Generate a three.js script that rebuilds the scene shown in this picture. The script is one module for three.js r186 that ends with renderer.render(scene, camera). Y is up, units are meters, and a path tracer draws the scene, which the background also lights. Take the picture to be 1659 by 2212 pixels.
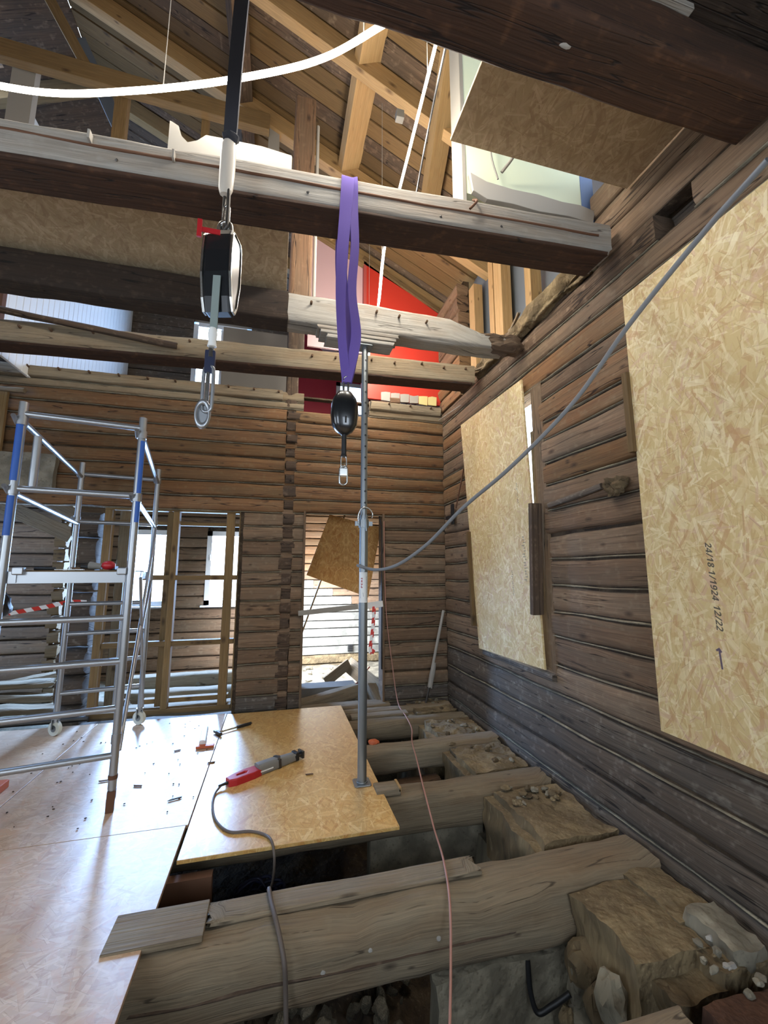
import * as THREE from 'three';
import { RoundedBoxGeometry } from 'three/addons/geometries/RoundedBoxGeometry.js';
import { mergeGeometries, mergeVertices, toCreasedNormals } from 'three/addons/utils/BufferGeometryUtils.js';
import { ImprovedNoise } from 'three/addons/math/ImprovedNoise.js';
import { RectAreaLightUniformsLib } from 'three/addons/lights/RectAreaLightUniformsLib.js';

// ------------------------------------------------------------------ camera, sky, daylight, exposure
// room axes: x along the back wall (right wall at x = 2.167), y up (0 = top of the chipboard floor), z towards the camera
const scene = new THREE.Scene();
const camera = new THREE.PerspectiveCamera(THREE.MathUtils.radToDeg(2 * Math.atan(1106 / 900)), 1659 / 2212, 0.05, 200);
camera.position.set(0, 1.55, 0);
{
  const p = THREE.MathUtils.degToRad(8.16), w = THREE.MathUtils.degToRad(14.35);
  camera.lookAt(Math.sin(w) * Math.cos(p), 1.55 + Math.sin(p), -Math.cos(w) * Math.cos(p));
}
const renderer = new THREE.WebGLRenderer({ antialias: true });
renderer.toneMapping = THREE.LinearToneMapping;
renderer.toneMappingExposure = 0.92;
renderer.shadowMap.enabled = true;
RectAreaLightUniformsLib.init();

const SKY = new THREE.Color().setRGB(5.2, 6.0, 7.0);
scene.background = SKY;

const LED_POWER = 1.0;
// window daylight and an added lobby light: position, size, turn about y, colour, strength
function daylight(name, x, y, z, w, h, tx, ty, tz, color, strength) {
  const l = new THREE.RectAreaLight(color, strength, w, h);
  l.name = name; l.position.set(x, y, z); l.lookAt(tx, ty, tz); l.castShadow = true; scene.add(l);
}
const COOL = 0x9cc6ff, NEUTRAL = 0xdce8f4;
daylight('daylight_far_window_left', -2.15, 1.62, -8.2, 0.62, 1.22, -2.15, 1.62, 0, COOL, 250);
daylight('daylight_far_window_right', -0.9, 1.62, -8.2, 0.62, 1.22, -0.9, 1.62, 0, COOL, 250);
daylight('daylight_upper_window', -1.18, 5.65, -8.2, 0.95, 1.3, -1.18, 5.0, 0, COOL, 30);
daylight('daylight_red_room_window', 1.4, 5.05, -8.2, 0.62, 0.7, 1.4, 5.0, 0, COOL, 10);
daylight('daylight_side_window', -4.12, 2.0, -0.4, 1.6, 1.5, 0, 1.8, -0.9, NEUTRAL, 5);
daylight('daylight_rear_window_left', -2.2, 2.0, 1.92, 1.3, 1.6, -2.0, 1.9, 0, NEUTRAL, 5);
daylight('daylight_rear_window_right', 0.9, 2.0, 1.92, 1.3, 1.6, 0.9, 1.9, 0, NEUTRAL, 5);
daylight('added_lobby_light', 0.24, 1.0, -6.9, 1.1, 1.5, 0.9, 0.6, -8.1, 0xe8f0ff, 60);  // added light that brightens the lobby wall; its partition opening is invented
daylight('daylight_left_room_window', -5.9, 1.6, -6.1, 1.2, 1.3, -2.5, 0.2, -5.6, COOL, 42);
daylight('daylight_roof_window', -4.3, 6.45, -4.6, 1.0, 1.0, -2.6, 5.0, -5.8, COOL, 40);

// ------------------------------------------------------------------ helpers
const V = (x, y, z) => new THREE.Vector3(x, y, z);
let seedState = 12345;
const rnd = () => { seedState = (seedState * 1664525 + 1013904223) >>> 0; return seedState / 4294967296; };
const rr = (a, b) => a + (b - a) * rnd();
const pick = (a) => a[Math.floor(rnd() * a.length)];
const perlin = new ImprovedNoise();
const noise = (x, y = 0, z = 0) => perlin.noise(x + 31.7, y + 17.3, z + 5.9);
const names = new Map();
function numbered(n) { const k = names.get(n) ?? 0; names.set(n, k + 1); return k ? n + '_' + String(k).padStart(3, '0') : n; }
function shade(m) { m.castShadow = true; m.receiveShadow = true; return m; }
function part(name, geo, mat, parent) { const m = shade(new THREE.Mesh(geo, mat)); m.name = name; parent.add(m); return m; }
function tag(o, label, category, group) { o.userData.label = label; o.userData.category = category; if (group) o.userData.group = group; return o; }
function thing(name, label, category, group) { const o = new THREE.Group(); o.name = numbered(name); scene.add(o); return tag(o, label, category, group); }
function solo(name, geo, mat, label, category, group) { const m = shade(new THREE.Mesh(geo, mat)); m.name = numbered(name); scene.add(m); return tag(m, label, category, group); }
function structure(name) { const o = new THREE.Group(); o.name = name; o.userData.kind = 'structure'; scene.add(o); return o; }

// texture coordinates in metres, the grain running along the given axis
function grainUV(g, axis = 0, ou = rnd() * 7, ov = rnd() * 7) {
  const p = g.attributes.position, n = g.attributes.normal, uv = new Float32Array(p.count * 2), o = [0, 1, 2].filter((k) => k !== axis);
  for (let i = 0; i < p.count; i++) {
    const P = [p.getX(i), p.getY(i), p.getZ(i)], N = [Math.abs(n.getX(i)), Math.abs(n.getY(i)), Math.abs(n.getZ(i))];
    let u, v;
    if (N[axis] > N[o[0]] && N[axis] > N[o[1]]) { u = P[o[0]] * 0.25; v = P[o[1]]; }
    else if (N[o[0]] > N[o[1]]) { u = P[axis]; v = P[o[1]]; }
    else { u = P[axis]; v = P[o[0]]; }
    uv[i * 2] = u + ou; uv[i * 2 + 1] = v + ov;
  }
  g.setAttribute('uv', new THREE.BufferAttribute(uv, 2));
  return g;
}
function box(w, h, d, axis = 0, bevel = 0) {
  const g = bevel ? new RoundedBoxGeometry(w, h, d, 1, bevel) : new THREE.BoxGeometry(w, h, d);
  return grainUV(g, axis);
}
const at = (g, x, y, z) => g.translate(x, y, z);
// box given by its corners
function slab(x0, x1, y0, y1, z0, z1, axis = 0, bevel = 0) { return at(box(x1 - x0, y1 - y0, z1 - z0, axis, bevel), (x0 + x1) / 2, (y0 + y1) / 2, (z0 + z1) / 2); }
// rings of equal count -> closed surface
function loft(rings, caps = true) {
  const n = rings[0].length, pos = [], uv = [], idx = [];
  let len = 0;
  const c = (r) => r.reduce((a, p) => a.add(p), V(0, 0, 0)).multiplyScalar(1 / r.length), ou = rnd() * 7, ov = rnd() * 7;
  rings.forEach((r, i) => {
    if (i) len += c(r).distanceTo(c(rings[i - 1]));
    let per = 0;
    for (let k = 0; k <= n; k++) { const p = r[k % n]; if (k) per += p.distanceTo(r[k - 1]); pos.push(p.x, p.y, p.z); uv.push(len + ou, per + ov); }
  });
  for (let i = 0; i + 1 < rings.length; i++) for (let k = 0; k < n; k++) {
    const a = i * (n + 1) + k, b = a + n + 1;
    idx.push(a, a + 1, b, b, a + 1, b + 1);
  }
  if (caps) for (const e of [0, rings.length - 1]) {
    const r = rings[e], m = c(r), base = pos.length / 3;
    pos.push(m.x, m.y, m.z); uv.push(ou, ov);
    r.forEach((p, k) => { pos.push(p.x, p.y, p.z); const a = (k / n) * 6.283; uv.push(ou + Math.cos(a) * 0.03, ov + Math.sin(a) * 0.08); });
    for (let k = 0; k < n; k++) e ? idx.push(base, base + 1 + k, base + 1 + (k + 1) % n) : idx.push(base, base + 1 + (k + 1) % n, base + 1 + k);
  }
  const g = new THREE.BufferGeometry();
  g.setAttribute('position', new THREE.Float32BufferAttribute(pos, 3));
  g.setAttribute('uv', new THREE.Float32BufferAttribute(uv, 2));
  g.setIndex(idx);
  g.computeVertexNormals();
  // smooth the seam where the ring closes
  const nn = g.attributes.normal;
  for (let i = 0; i < rings.length; i++) {
    const a = i * (n + 1), b = a + n, v = V(nn.getX(a) + nn.getX(b), nn.getY(a) + nn.getY(b), nn.getZ(a) + nn.getZ(b)).normalize();
    nn.setXYZ(a, v.x, v.y, v.z); nn.setXYZ(b, v.x, v.y, v.z);
  }
  return g;
}
// timber along local x from x0 to x1; section a rounded rectangle of sharpness n, centre and half sizes may vary along it
function timber(x0, x1, h, d, o = {}) {
  const { n = 6, k = 20, step = 0.14, amp = 0.006, seed = rnd() * 50, yc = () => 0, zc = () => 0, hs = () => 1, ends = 0.02 } = o;
  const N = Math.max(2, Math.round((x1 - x0) / step)), rings = [];
  for (let i = 0; i <= N; i++) {
    const x = x0 + (x1 - x0) * i / N, r = [], f = hs(x);
    for (let j = 0; j < k; j++) {
      const a = -2 * Math.PI * j / k + 0.157, ca = Math.cos(a), sa = Math.sin(a), e = 2 / n;
      let y = Math.sign(sa) * Math.pow(Math.abs(sa), e) * h / 2 * f, z = Math.sign(ca) * Math.pow(Math.abs(ca), e) * d / 2;
      const w = amp * (noise(x * 2.2 + seed, sa * 1.5, ca * 1.5 + seed) * 1.3 + noise(x * 7 + seed, sa * 3 + seed, ca * 3) * 0.7);
      y += sa * w; z += ca * w;
      const xe = x + ((i === 0 || i === N) ? ends * noise(seed * 3, sa * 2, ca * 2) : 0);
      r.push(V(xe, y + yc(x), z + zc(x)));
    }
    rings.push(r);
  }
  return loft(rings);
}
// place a geometry built along x between two points
function between(g0, p, q, roll = 0) {
  const d = q.clone().sub(p), L = d.length(), x = d.clone().normalize();
  let up = Math.abs(x.y) > 0.98 ? V(0, 0, 1) : V(0, 1, 0);
  const z = x.clone().cross(up).normalize(), y = z.clone().cross(x).normalize();
  const m = new THREE.Matrix4().makeBasis(x, y, z).multiply(new THREE.Matrix4().makeRotationX(roll));
  m.setPosition(p.clone().add(q).multiplyScalar(0.5));
  return g0(L).applyMatrix4(m);
}
const bar = (p, q, h, d, roll = 0, bevel = 0.004) => between((L) => box(L, h, d, 0, bevel), p, q, roll);
const oldBar = (p, q, h, d, o = {}, roll = 0) => between((L) => timber(-L / 2, L / 2, h, d, o), p, q, roll);
const rod = (p, q, r, seg = 14) => between((L) => { const g = new THREE.CylinderGeometry(r, r, L, seg, 1); g.rotateZ(Math.PI / 2); return g; }, p, q);
function hose(pts, r, seg = 0, rad = 8, closed = false) {
  const c = new THREE.CatmullRomCurve3(pts.map((p) => p.isVector3 ? p : V(...p)), closed, 'centripetal');
  return new THREE.TubeGeometry(c, seg || pts.length * 10, r, rad, closed);
}
function merge(list) { return mergeGeometries(list.map((g) => { const h = g.index ? g.toNonIndexed() : g; for (const k of Object.keys(h.attributes)) if (!['position', 'normal', 'uv'].includes(k)) h.deleteAttribute(k); return h; })); }
// flat ribbon that follows points, with its width direction given
function ribbon(pts, width, thick, across) {
  const c = new THREE.CatmullRomCurve3(pts.map((p) => V(...p)), false, 'centripetal'), N = pts.length * 6, rings = [];
  for (let i = 0; i <= N; i++) {
    const t = i / N, p = c.getPoint(t), T = c.getTangent(t), A = (typeof across === 'function' ? across(t) : across).clone();
    A.addScaledVector(T, -A.dot(T)).normalize();
    const B = T.clone().cross(A).normalize(), w = (typeof width === 'function' ? width(t) : width) / 2, h = thick / 2;
    rings.push([[-1, -1], [0, -1], [1, -1], [1, 1], [0, 1], [-1, 1]].map(([a, b]) => p.clone().addScaledVector(A, a * w).addScaledVector(B, b * h)));
  }
  return toCreasedNormals(loft(rings), 0.7);
}
// rough stone or clod
function stone(rx, ry, rz, seed, detail = 2, rough = 0.35) {
  const g = mergeVertices(new THREE.IcosahedronGeometry(1, detail).deleteAttribute('normal').deleteAttribute('uv'));
  const p = g.attributes.position;
  for (let i = 0; i < p.count; i++) {
    const v = V(p.getX(i), p.getY(i), p.getZ(i));
    const f = 1 + rough * (noise(v.x * 1.3 + seed, v.y * 1.3, v.z * 1.3) + 0.5 * noise(v.x * 3 + seed, v.y * 3, v.z * 3 + seed));
    p.setXYZ(i, v.x * f * rx, v.y * f * ry, v.z * f * rz);
  }
  g.computeVertexNormals();
  const c = toCreasedNormals(g, 0.5);
  return grainUV(c, 0);
}
function rubbleBlock(x0, x1, y0, y1, z0, z1, seed, amp = 0.05) {
  const g0 = new THREE.BoxGeometry(x1 - x0, y1 - y0, z1 - z0, 22, 10, 22).deleteAttribute('normal').deleteAttribute('uv'), g = mergeVertices(g0), p = g.attributes.position;
  for (let i = 0; i < p.count; i++) {
    const x = p.getX(i) + (x0 + x1) / 2, y = p.getY(i) + (y0 + y1) / 2, z = p.getZ(i) + (z0 + z1) / 2;
    const w = (k, f) => amp * (noise(x * 4 * f + seed + k, y * 4 * f, z * 4 * f) + 0.5 * noise(x * 11 * f, y * 11 * f + seed + k, z * 11 * f) + 0.25 * noise(x * 30, y * 30, z * 30 + seed));
    p.setXYZ(i, x + w(0, 1), y + w(9, 1) * 0.6, z + w(17, 1) * 0.5);
  }
  g.computeVertexNormals();
  return grainUV(toCreasedNormals(g, 0.6), 0);
}
function extrude(pts, depth, bevel = 0.004, holes = [], seg = 2) {
  const s = new THREE.Shape(pts.map((p) => new THREE.Vector2(...p)));
  for (const h of holes) s.holes.push(new THREE.Path(h.map((p) => new THREE.Vector2(...p))));
  return new THREE.ExtrudeGeometry(s, { depth, bevelEnabled: bevel > 0, bevelSize: bevel, bevelThickness: bevel, bevelSegments: seg, curveSegments: 8 });
}

// ------------------------------------------------------------------ textures
function lattice(seed) {
  const T = new Float32Array(65536); let s = seed * 2654435761 >>> 0;
  for (let i = 0; i < 65536; i++) { s = (s * 1664525 + 1013904223) >>> 0; T[i] = s / 4294967296; }
  return (x, y) => {
    const xi = Math.floor(x), yi = Math.floor(y), fx = x - xi, fy = y - yi, u = fx * fx * (3 - 2 * fx), v = fy * fy * (3 - 2 * fy);
    const h = (a, b) => T[((a * 73) ^ (b * 151 + ((a >> 3) * 37))) & 65535];
    return (h(xi, yi) * (1 - u) + h(xi + 1, yi) * u) * (1 - v) + (h(xi, yi + 1) * (1 - u) + h(xi + 1, yi + 1) * u) * v;
  };
}
function fbm(L, x, y, o = 4) { let a = 0, f = 1, w = 0.5, s = 0; for (let i = 0; i < o; i++) { a += w * L(x * f, y * f); s += w; w *= 0.5; f *= 2.03; } return a / s; }
function dataTexture(W, H, metresU, metresV, fn, srgb = true, wrap = THREE.MirroredRepeatWrapping) {
  const d = new Uint8Array(W * H * 4);
  for (let j = 0; j < H; j++) for (let i = 0; i < W; i++) {
    const c = fn(i / W * metresU, j / H * metresV), k = (j * W + i) * 4;
    d[k] = Math.max(0, Math.min(255, c[0])); d[k + 1] = Math.max(0, Math.min(255, c[1])); d[k + 2] = Math.max(0, Math.min(255, c[2])); d[k + 3] = 255;
  }
  const t = new THREE.DataTexture(d, W, H);
  t.wrapS = t.wrapT = wrap; t.magFilter = THREE.LinearFilter; t.minFilter = THREE.LinearMipmapLinearFilter; t.generateMipmaps = true;
  t.repeat.set(1 / metresU, 1 / metresV); t.needsUpdate = true;
  if (srgb) t.colorSpace = THREE.SRGBColorSpace;
  return t;
}
const mix3 = (a, b, t) => [a[0] + (b[0] - a[0]) * t, a[1] + (b[1] - a[1]) * t, a[2] + (b[2] - a[2]) * t];
const clamp01 = (x) => Math.max(0, Math.min(1, x));
// wood: grain along u. returns [colour map, bump map]
function wood(seed, o) {
  const L = lattice(seed), L2 = lattice(seed + 91), W = 1024, H = 512, MU = 2.2, MV = 0.9;
  const { dark, mid, light, patch, patchAmount = 0.5, crack = 0.5, grain = 0.5, knots = 9, dust = 0 } = o;
  let s = seed * 97 + 5; const q = () => { s = (s * 16807) % 2147483647; return s / 2147483647; };
  const K = []; for (let i = 0; i < knots; i++) K.push([q() * MU, q() * MV, 0.008 + q() * 0.014]);
  const val = (u, v) => {
    let kd = 0, vv = v;
    for (const [ku, kv, r] of K) {
      const dx = (u - ku) / 2.2, dy = v - kv, dd = Math.sqrt(dx * dx + dy * dy);
      if (dd < r * 6) { vv += dy / (dd + 0.004) * r * 0.35 * Math.exp(-dd / (r * 1.6)); if (dd < r * 1.3) kd = Math.max(kd, 1 - dd / (r * 1.3)); }
    }
    const wob = fbm(L2, u * 1.1, v * 3, 3) * 0.022;
    const g = fbm(L, u * 1.6 + 9, (vv + wob) * 95, 4), f = fbm(L2, u * 9, vv * 320, 2);
    const p = fbm(L, u * 2.1 + 40, v * 6 + 3, 4);
    const c = 1 - Math.abs(2 * fbm(L2, u * 0.8 + 7, (vv + wob) * 22, 3) - 1);
    const cr = clamp01((c - 0.972) / 0.02) * clamp01((fbm(L, u * 1.3 + 70, v * 9, 2) - 0.38) * 5);
    return [g, f, p, cr, kd];
  };
  const col = dataTexture(W, H, MU, MV, (u, v) => {
    const [g, f, p, cr, kd] = val(u, v);
    let c = mix3(mid, g > 0.5 ? light : dark, clamp01(Math.abs(g - 0.5) * 3.2 * grain));
    c = mix3(c, patch, clamp01((p - 0.45) * 3.2) * patchAmount);
    const m = 1 + (f - 0.5) * 0.5 * grain;
    c = [c[0] * m, c[1] * m, c[2] * m];
    c = mix3(c, [dark[0] * 0.45, dark[1] * 0.42, dark[2] * 0.4], Math.max(cr * crack, kd * 0.75));
    if (dust) c = mix3(c, [165, 160, 150], clamp01((fbm(L2, u * 22, v * 26, 3) - 0.6) * 4) * dust);
    return c;
  });
  const bmp = dataTexture(W, H, MU, MV, (u, v) => { const [g, f, , cr, kd] = val(u, v); const b = 150 + (g - 0.5) * 120 + (f - 0.5) * 60 - cr * 150 * crack + kd * 30; return [b, b, b]; }, false);
  return [col, bmp];
}
const WLOG = wood(3, { dark: [116, 86, 64], mid: [142, 108, 80], light: [164, 130, 100], patch: [132, 116, 98], patchAmount: 0.6, crack: 0.9, knots: 12, dust: 0.25 });
const WLG = wood(5, { dark: [104, 90, 78], mid: [129, 113, 99], light: [150, 135, 120], patch: [114, 108, 100], patchAmount: 0.6, crack: 0.95, knots: 12, dust: 0.3 });
const WGREY = wood(8, { dark: [120, 116, 109], mid: [147, 143, 135], light: [170, 166, 158], patch: [140, 120, 100], patchAmount: 0.45, crack: 0.6, grain: 0.42, knots: 8, dust: 0.3 });
const WPINE = wood(14, { dark: [172, 140, 98], mid: [186, 160, 124], light: [204, 180, 144], patch: [166, 146, 118], patchAmount: 0.35, crack: 0.25, grain: 0.45, knots: 16 });
const WDARK = wood(21, { dark: [72, 63, 56], mid: [94, 84, 74], light: [114, 104, 93], patch: [84, 80, 76], patchAmount: 0.7, crack: 0.9, knots: 8, dust: 0.45 });
function woodMat(w, color, rough = 0.85, bump = 0.004) { return new THREE.MeshStandardMaterial({ map: w[0], bumpMap: w[1], bumpScale: bump, color, roughness: rough }); }
const tones = (w, list, rough, bump) => list.map((c) => woodMat(w, c, rough, bump));

// strand board: thousands of wood flakes pressed flat
function strandCanvas(W, H, mW, mH, seed, tonesList, back, draw) {
  const c = document.createElement('canvas'); c.width = W; c.height = H;
  const x = c.getContext('2d'); let s = seed; const q = () => { s = (s * 16807) % 2147483647; return s / 2147483647; };
  x.fillStyle = back; x.fillRect(0, 0, W, H);
  const px = W / mW, count = Math.round(mW * mH * 1900);
  for (let i = 0; i < count; i++) {
    const l = (0.04 + q() * 0.1) * px, w = (0.007 + q() * q() * 0.04) * px, a = (q() - 0.5) * 1.5 + (q() < 0.3 ? 1.57 : 0) + 1.57;
    x.save(); x.translate(q() * W, q() * H); x.rotate(a);
    x.globalAlpha = 0.3 + q() * 0.4;
    x.fillStyle = tonesList[Math.floor(q() * tonesList.length)];
    x.beginPath(); x.moveTo(-l / 2, -w / 2 * q()); x.lineTo(l / 2 * (0.6 + q() * 0.4), -w / 2); x.lineTo(l / 2, w / 2 * q()); x.lineTo(-l / 2 * (0.6 + q() * 0.4), w / 2); x.closePath(); x.fill();
    if (q() < 0.22) { x.globalAlpha = 0.35; x.strokeStyle = '#6d4c25'; x.lineWidth = Math.max(0.7, px * 0.0015); x.beginPath(); x.moveTo(-l / 2, w / 2); x.lineTo(l / 3, w / 2 * q()); x.stroke(); }
    x.restore();
  }
  if (draw) draw(x, W, H, q);
  const t = new THREE.CanvasTexture(c);
  t.colorSpace = THREE.SRGBColorSpace; t.wrapS = t.wrapT = THREE.MirroredRepeatWrapping; t.repeat.set(1 / mW, 1 / mH);
  t.magFilter = THREE.LinearFilter;
  return t;
}
const PALE = ['#e0cfa4', '#d3be8d', '#ecdfb9', '#c9ae79', '#dcc898', '#e6d7ad', '#c6a772', '#bd9568', '#cba88a'];
const GOLD = ['#dcb877', '#cda35f', '#e6c98f', '#c08f4c', '#d8b06b', '#e0bf80', '#b57f3e', '#cf9f58'];
const OSB_FLOOR = strandCanvas(1536, 1536, 1.5, 1.5, 77, GOLD, '#c79e5c');
const OSB_DUSTY = strandCanvas(1536, 1536, 1.5, 1.5, 177, ['#d2c2ac', '#c2ae98', '#ddd0be', '#b3967c', '#cbb9a8', '#c9a98c', '#d8cdc0'], '#c3b09a', (x, W, H, q) => {
  for (let i = 0; i < 60; i++) { const cx = q() * W, cy = q() * H, r = (0.03 + q() * 0.16) * W, g = x.createRadialGradient(cx, cy, 0, cx, cy, r), c = q() < 0.6 ? '140,104,76' : '236,230,222'; g.addColorStop(0, 'rgba(' + c + ',0.13)'); g.addColorStop(1, 'rgba(' + c + ',0)'); x.fillStyle = g; x.fillRect(cx - r, cy - r, 2 * r, 2 * r); }
});
const OSB_DULL = strandCanvas(1024, 1024, 1.25, 1.25, 41, ['#c4b296', '#b4a286', '#d0bea2', '#a48e74', '#bca88c'], '#b4a284');
function strandBump(seed) { const L = lattice(seed); return dataTexture(512, 512, 0.6, 0.6, (u, v) => { const b = 128 + (fbm(L, u * 30, v * 30, 3) - 0.5) * 200; return [b, b, b]; }, false); }
const OSB_BUMP = strandBump(55);
const osbFloorMat = new THREE.MeshPhysicalMaterial({ map: OSB_FLOOR, bumpMap: OSB_BUMP, bumpScale: 0.0012, roughness: 0.42, clearcoat: 1, clearcoatRoughness: 0.34 });
const osbDustyMat = new THREE.MeshPhysicalMaterial({ map: OSB_DUSTY, color: 0xf2e2d0, bumpMap: OSB_BUMP, bumpScale: 0.0012, roughness: 0.5, clearcoat: 1, clearcoatRoughness: 0.43 });
const osbDullMat = new THREE.MeshStandardMaterial({ map: OSB_DULL, color: 0xf0ece6, bumpMap: OSB_BUMP, bumpScale: 0.001, roughness: 0.8 });
const osbEdgeMat = new THREE.MeshStandardMaterial({ color: 0xb98a4e, roughness: 0.9 });
const LD = lattice(9);
const grit = (seed, a, b, c) => { const L = lattice(seed); return [dataTexture(512, 512, 0.9, 0.9, (u, v) => { const f = fbm(L, u * 9, v * 9, 5), h = fbm(L, u * 60 + 5, v * 60, 3); let k = mix3(a, b, clamp01((f - 0.3) * 2.4)); return mix3(k, c, clamp01((h - 0.66) * 4) * 0.7); }), dataTexture(512, 512, 0.9, 0.9, (u, v) => { const k = fbm(L, u * 25, v * 25, 5) * 255; return [k, k, k]; }, false)]; };
const DIRT = grit(31, [104, 92, 72], [138, 124, 98], [160, 148, 124]), PLASTER = grit(37, [112, 110, 102], [150, 148, 138], [88, 84, 76]), MOSS = grit(43, [62, 52, 42], [96, 84, 68], [140, 130, 112]);
const gritMat = (g, color, bump = 0.012, rough = 0.95) => new THREE.MeshStandardMaterial({ map: g[0], bumpMap: g[1], bumpScale: bump, color, roughness: rough });

const M = {
  warm: tones(WLOG, [0xdcd4b8, 0xcec2a4, 0xe4dac4, 0xc8bc9c, 0xd8ccb0], 0.8, 0.006),
  grey: tones(WLG, [0xf6e6d0, 0xe6d4bc, 0xfcecd6, 0xd8c6b0], 0.85, 0.006),
  low: tones(WDARK, [0xffffff, 0xe8e2dc, 0xf4f0ea], 0.9, 0.007),
  far: tones(WLG, [0xf4e2ca, 0xe6d4bc, 0xd8c6b0], 0.9, 0.004),
  beam: woodMat(WGREY, 0xffffff, 0.85, 0.006),
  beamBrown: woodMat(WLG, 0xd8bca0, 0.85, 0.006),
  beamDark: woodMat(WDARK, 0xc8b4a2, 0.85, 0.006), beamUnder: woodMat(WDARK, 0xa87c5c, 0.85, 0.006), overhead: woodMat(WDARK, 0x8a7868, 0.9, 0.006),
  joist: tones(WGREY, [0xd8c8ae, 0xccbca2, 0xe0d2ba], 0.9, 0.007),
  pine: tones(WPINE, [0xe4d8c0, 0xeadfc8, 0xd8ccb0], 0.7, 0.002),
  pineOld: tones(WPINE, [0xb2a890, 0xa49a82, 0xbab096, 0x8e846e], 0.85, 0.003),
  roof: tones(WPINE, [0xa89c84, 0x908468, 0xb4a88c, 0x7c7260, 0x9c9078], 0.85, 0.003),
  roofDark: tones(WDARK, [0xffe8d0, 0xe8d0b8], 0.9, 0.004),
  rot: woodMat(WDARK, 0xffe6cc, 0.95, 0.012),
  endGrain: woodMat(WDARK, 0xd8c4b4, 0.95, 0.006),
  chink: gritMat(MOSS, 0xd0c4b4), oakum: gritMat(PLASTER, 0xfff4e0),
  dirt: gritMat(DIRT, 0xf8f0e0, 0.02), dirtDark: gritMat(DIRT, 0xc2b8a8, 0.02), plaster: gritMat(PLASTER, 0xf0e6d4), plasterPale: gritMat(PLASTER, 0xfff6e6, 0.008),
  soil: gritMat(MOSS, 0xd8d0c4, 0.03), limewash: gritMat(PLASTER, 0xffffff, 0.004),
  galv: new THREE.MeshStandardMaterial({ color: 0x8b9194, metalness: 0.85, roughness: 0.42 }),
  alu: new THREE.MeshStandardMaterial({ color: 0xa6aaae, metalness: 0.85, roughness: 0.4 }),
  steel: new THREE.MeshStandardMaterial({ color: 0xb8b8b4, metalness: 0.95, roughness: 0.25 }),
  darkSteel: new THREE.MeshStandardMaterial({ color: 0x55524e, metalness: 0.8, roughness: 0.5 }),
  rust: new THREE.MeshStandardMaterial({ color: 0x6a4a36, metalness: 0.3, roughness: 0.8 }),
  blueTape: new THREE.MeshStandardMaterial({ color: 0x2456a8, roughness: 0.5 }),
  black: new THREE.MeshStandardMaterial({ color: 0x17181a, roughness: 0.5 }),
  blackGloss: new THREE.MeshPhysicalMaterial({ color: 0x15181b, roughness: 0.28, clearcoat: 0.5 }),
  rubberGrey: new THREE.MeshStandardMaterial({ color: 0x7c7a74, roughness: 0.6 }),
  cableGrey: new THREE.MeshStandardMaterial({ color: 0x74777a, roughness: 0.6 }),
  cablePink: new THREE.MeshStandardMaterial({ color: 0xa87a6c, roughness: 0.6 }),
  cableBrown: new THREE.MeshStandardMaterial({ color: 0x5d534c, roughness: 0.6 }),
  cableBlue: new THREE.MeshStandardMaterial({ color: 0x1d2440, roughness: 0.5 }),
  red: new THREE.MeshStandardMaterial({ color: 0xb01f26, roughness: 0.45 }),
  orange: new THREE.MeshStandardMaterial({ color: 0xc06038, roughness: 0.6 }),
  white: new THREE.MeshStandardMaterial({ color: 0xe4e4e0, roughness: 0.55 }),
  strap: new THREE.MeshStandardMaterial({ color: 0x25262c, roughness: 0.9 }),
  webbing: new THREE.MeshStandardMaterial({ color: 0x7e8a86, roughness: 0.9 }),
  purple: new THREE.MeshPhysicalMaterial({ color: 0x604c98, roughness: 0.85, sheen: 0.5, sheenColor: new THREE.Color(0x8a7ad0), sheenRoughness: 0.6 }),
  sleeve: new THREE.MeshPhysicalMaterial({ color: 0xc9c0b2, roughness: 0.5, clearcoat: 0.3 }),
  whitePaint: new THREE.MeshStandardMaterial({ color: 0xe6e9ea, roughness: 0.5 }),
  redPaint: new THREE.MeshStandardMaterial({ color: 0xc23222, roughness: 0.6 }),
  darkRed: new THREE.MeshStandardMaterial({ color: 0x9c2434, roughness: 0.6 }),
  redBounceWall: new THREE.MeshStandardMaterial({ color: 0xd2b0b4, roughness: 0.7 }),  // white wall with the red bounce light put into its colour
  greenWall: new THREE.MeshStandardMaterial({ color: 0xd3dcc0, roughness: 0.7 }),
  yellowWall: new THREE.MeshStandardMaterial({ color: 0xd6c98c, roughness: 0.7 }),
  bluePaint: new THREE.MeshStandardMaterial({ color: 0x4a6696, roughness: 0.6 }),
  membrane: new THREE.MeshStandardMaterial({ color: 0x6a7078, roughness: 0.6 }),
  greyPanel: new THREE.MeshStandardMaterial({ color: 0x77746f, roughness: 0.8 }),
  gypsum: new THREE.MeshStandardMaterial({ color: 0x9e9a92, roughness: 0.9 }),
  glass: new THREE.MeshPhysicalMaterial({ color: 0xffffff, transmission: 1, thickness: 0, roughness: 0.03, ior: 1.5 }),
  wheel: new THREE.MeshStandardMaterial({ color: 0xd2d4c8, roughness: 0.6 }),
  skinOut: new THREE.MeshStandardMaterial({ color: 0x8c8478, roughness: 0.9 }),
};

// ------------------------------------------------------------------ log walls
const rows = (list) => list;
function rowHeights(y0, y1, h, j) { const a = [y0]; while (a[a.length - 1] < y1 - h * 0.6) a.push(a[a.length - 1] + h * (1 + rr(-j, j))); a.push(y1); return a; }
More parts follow.
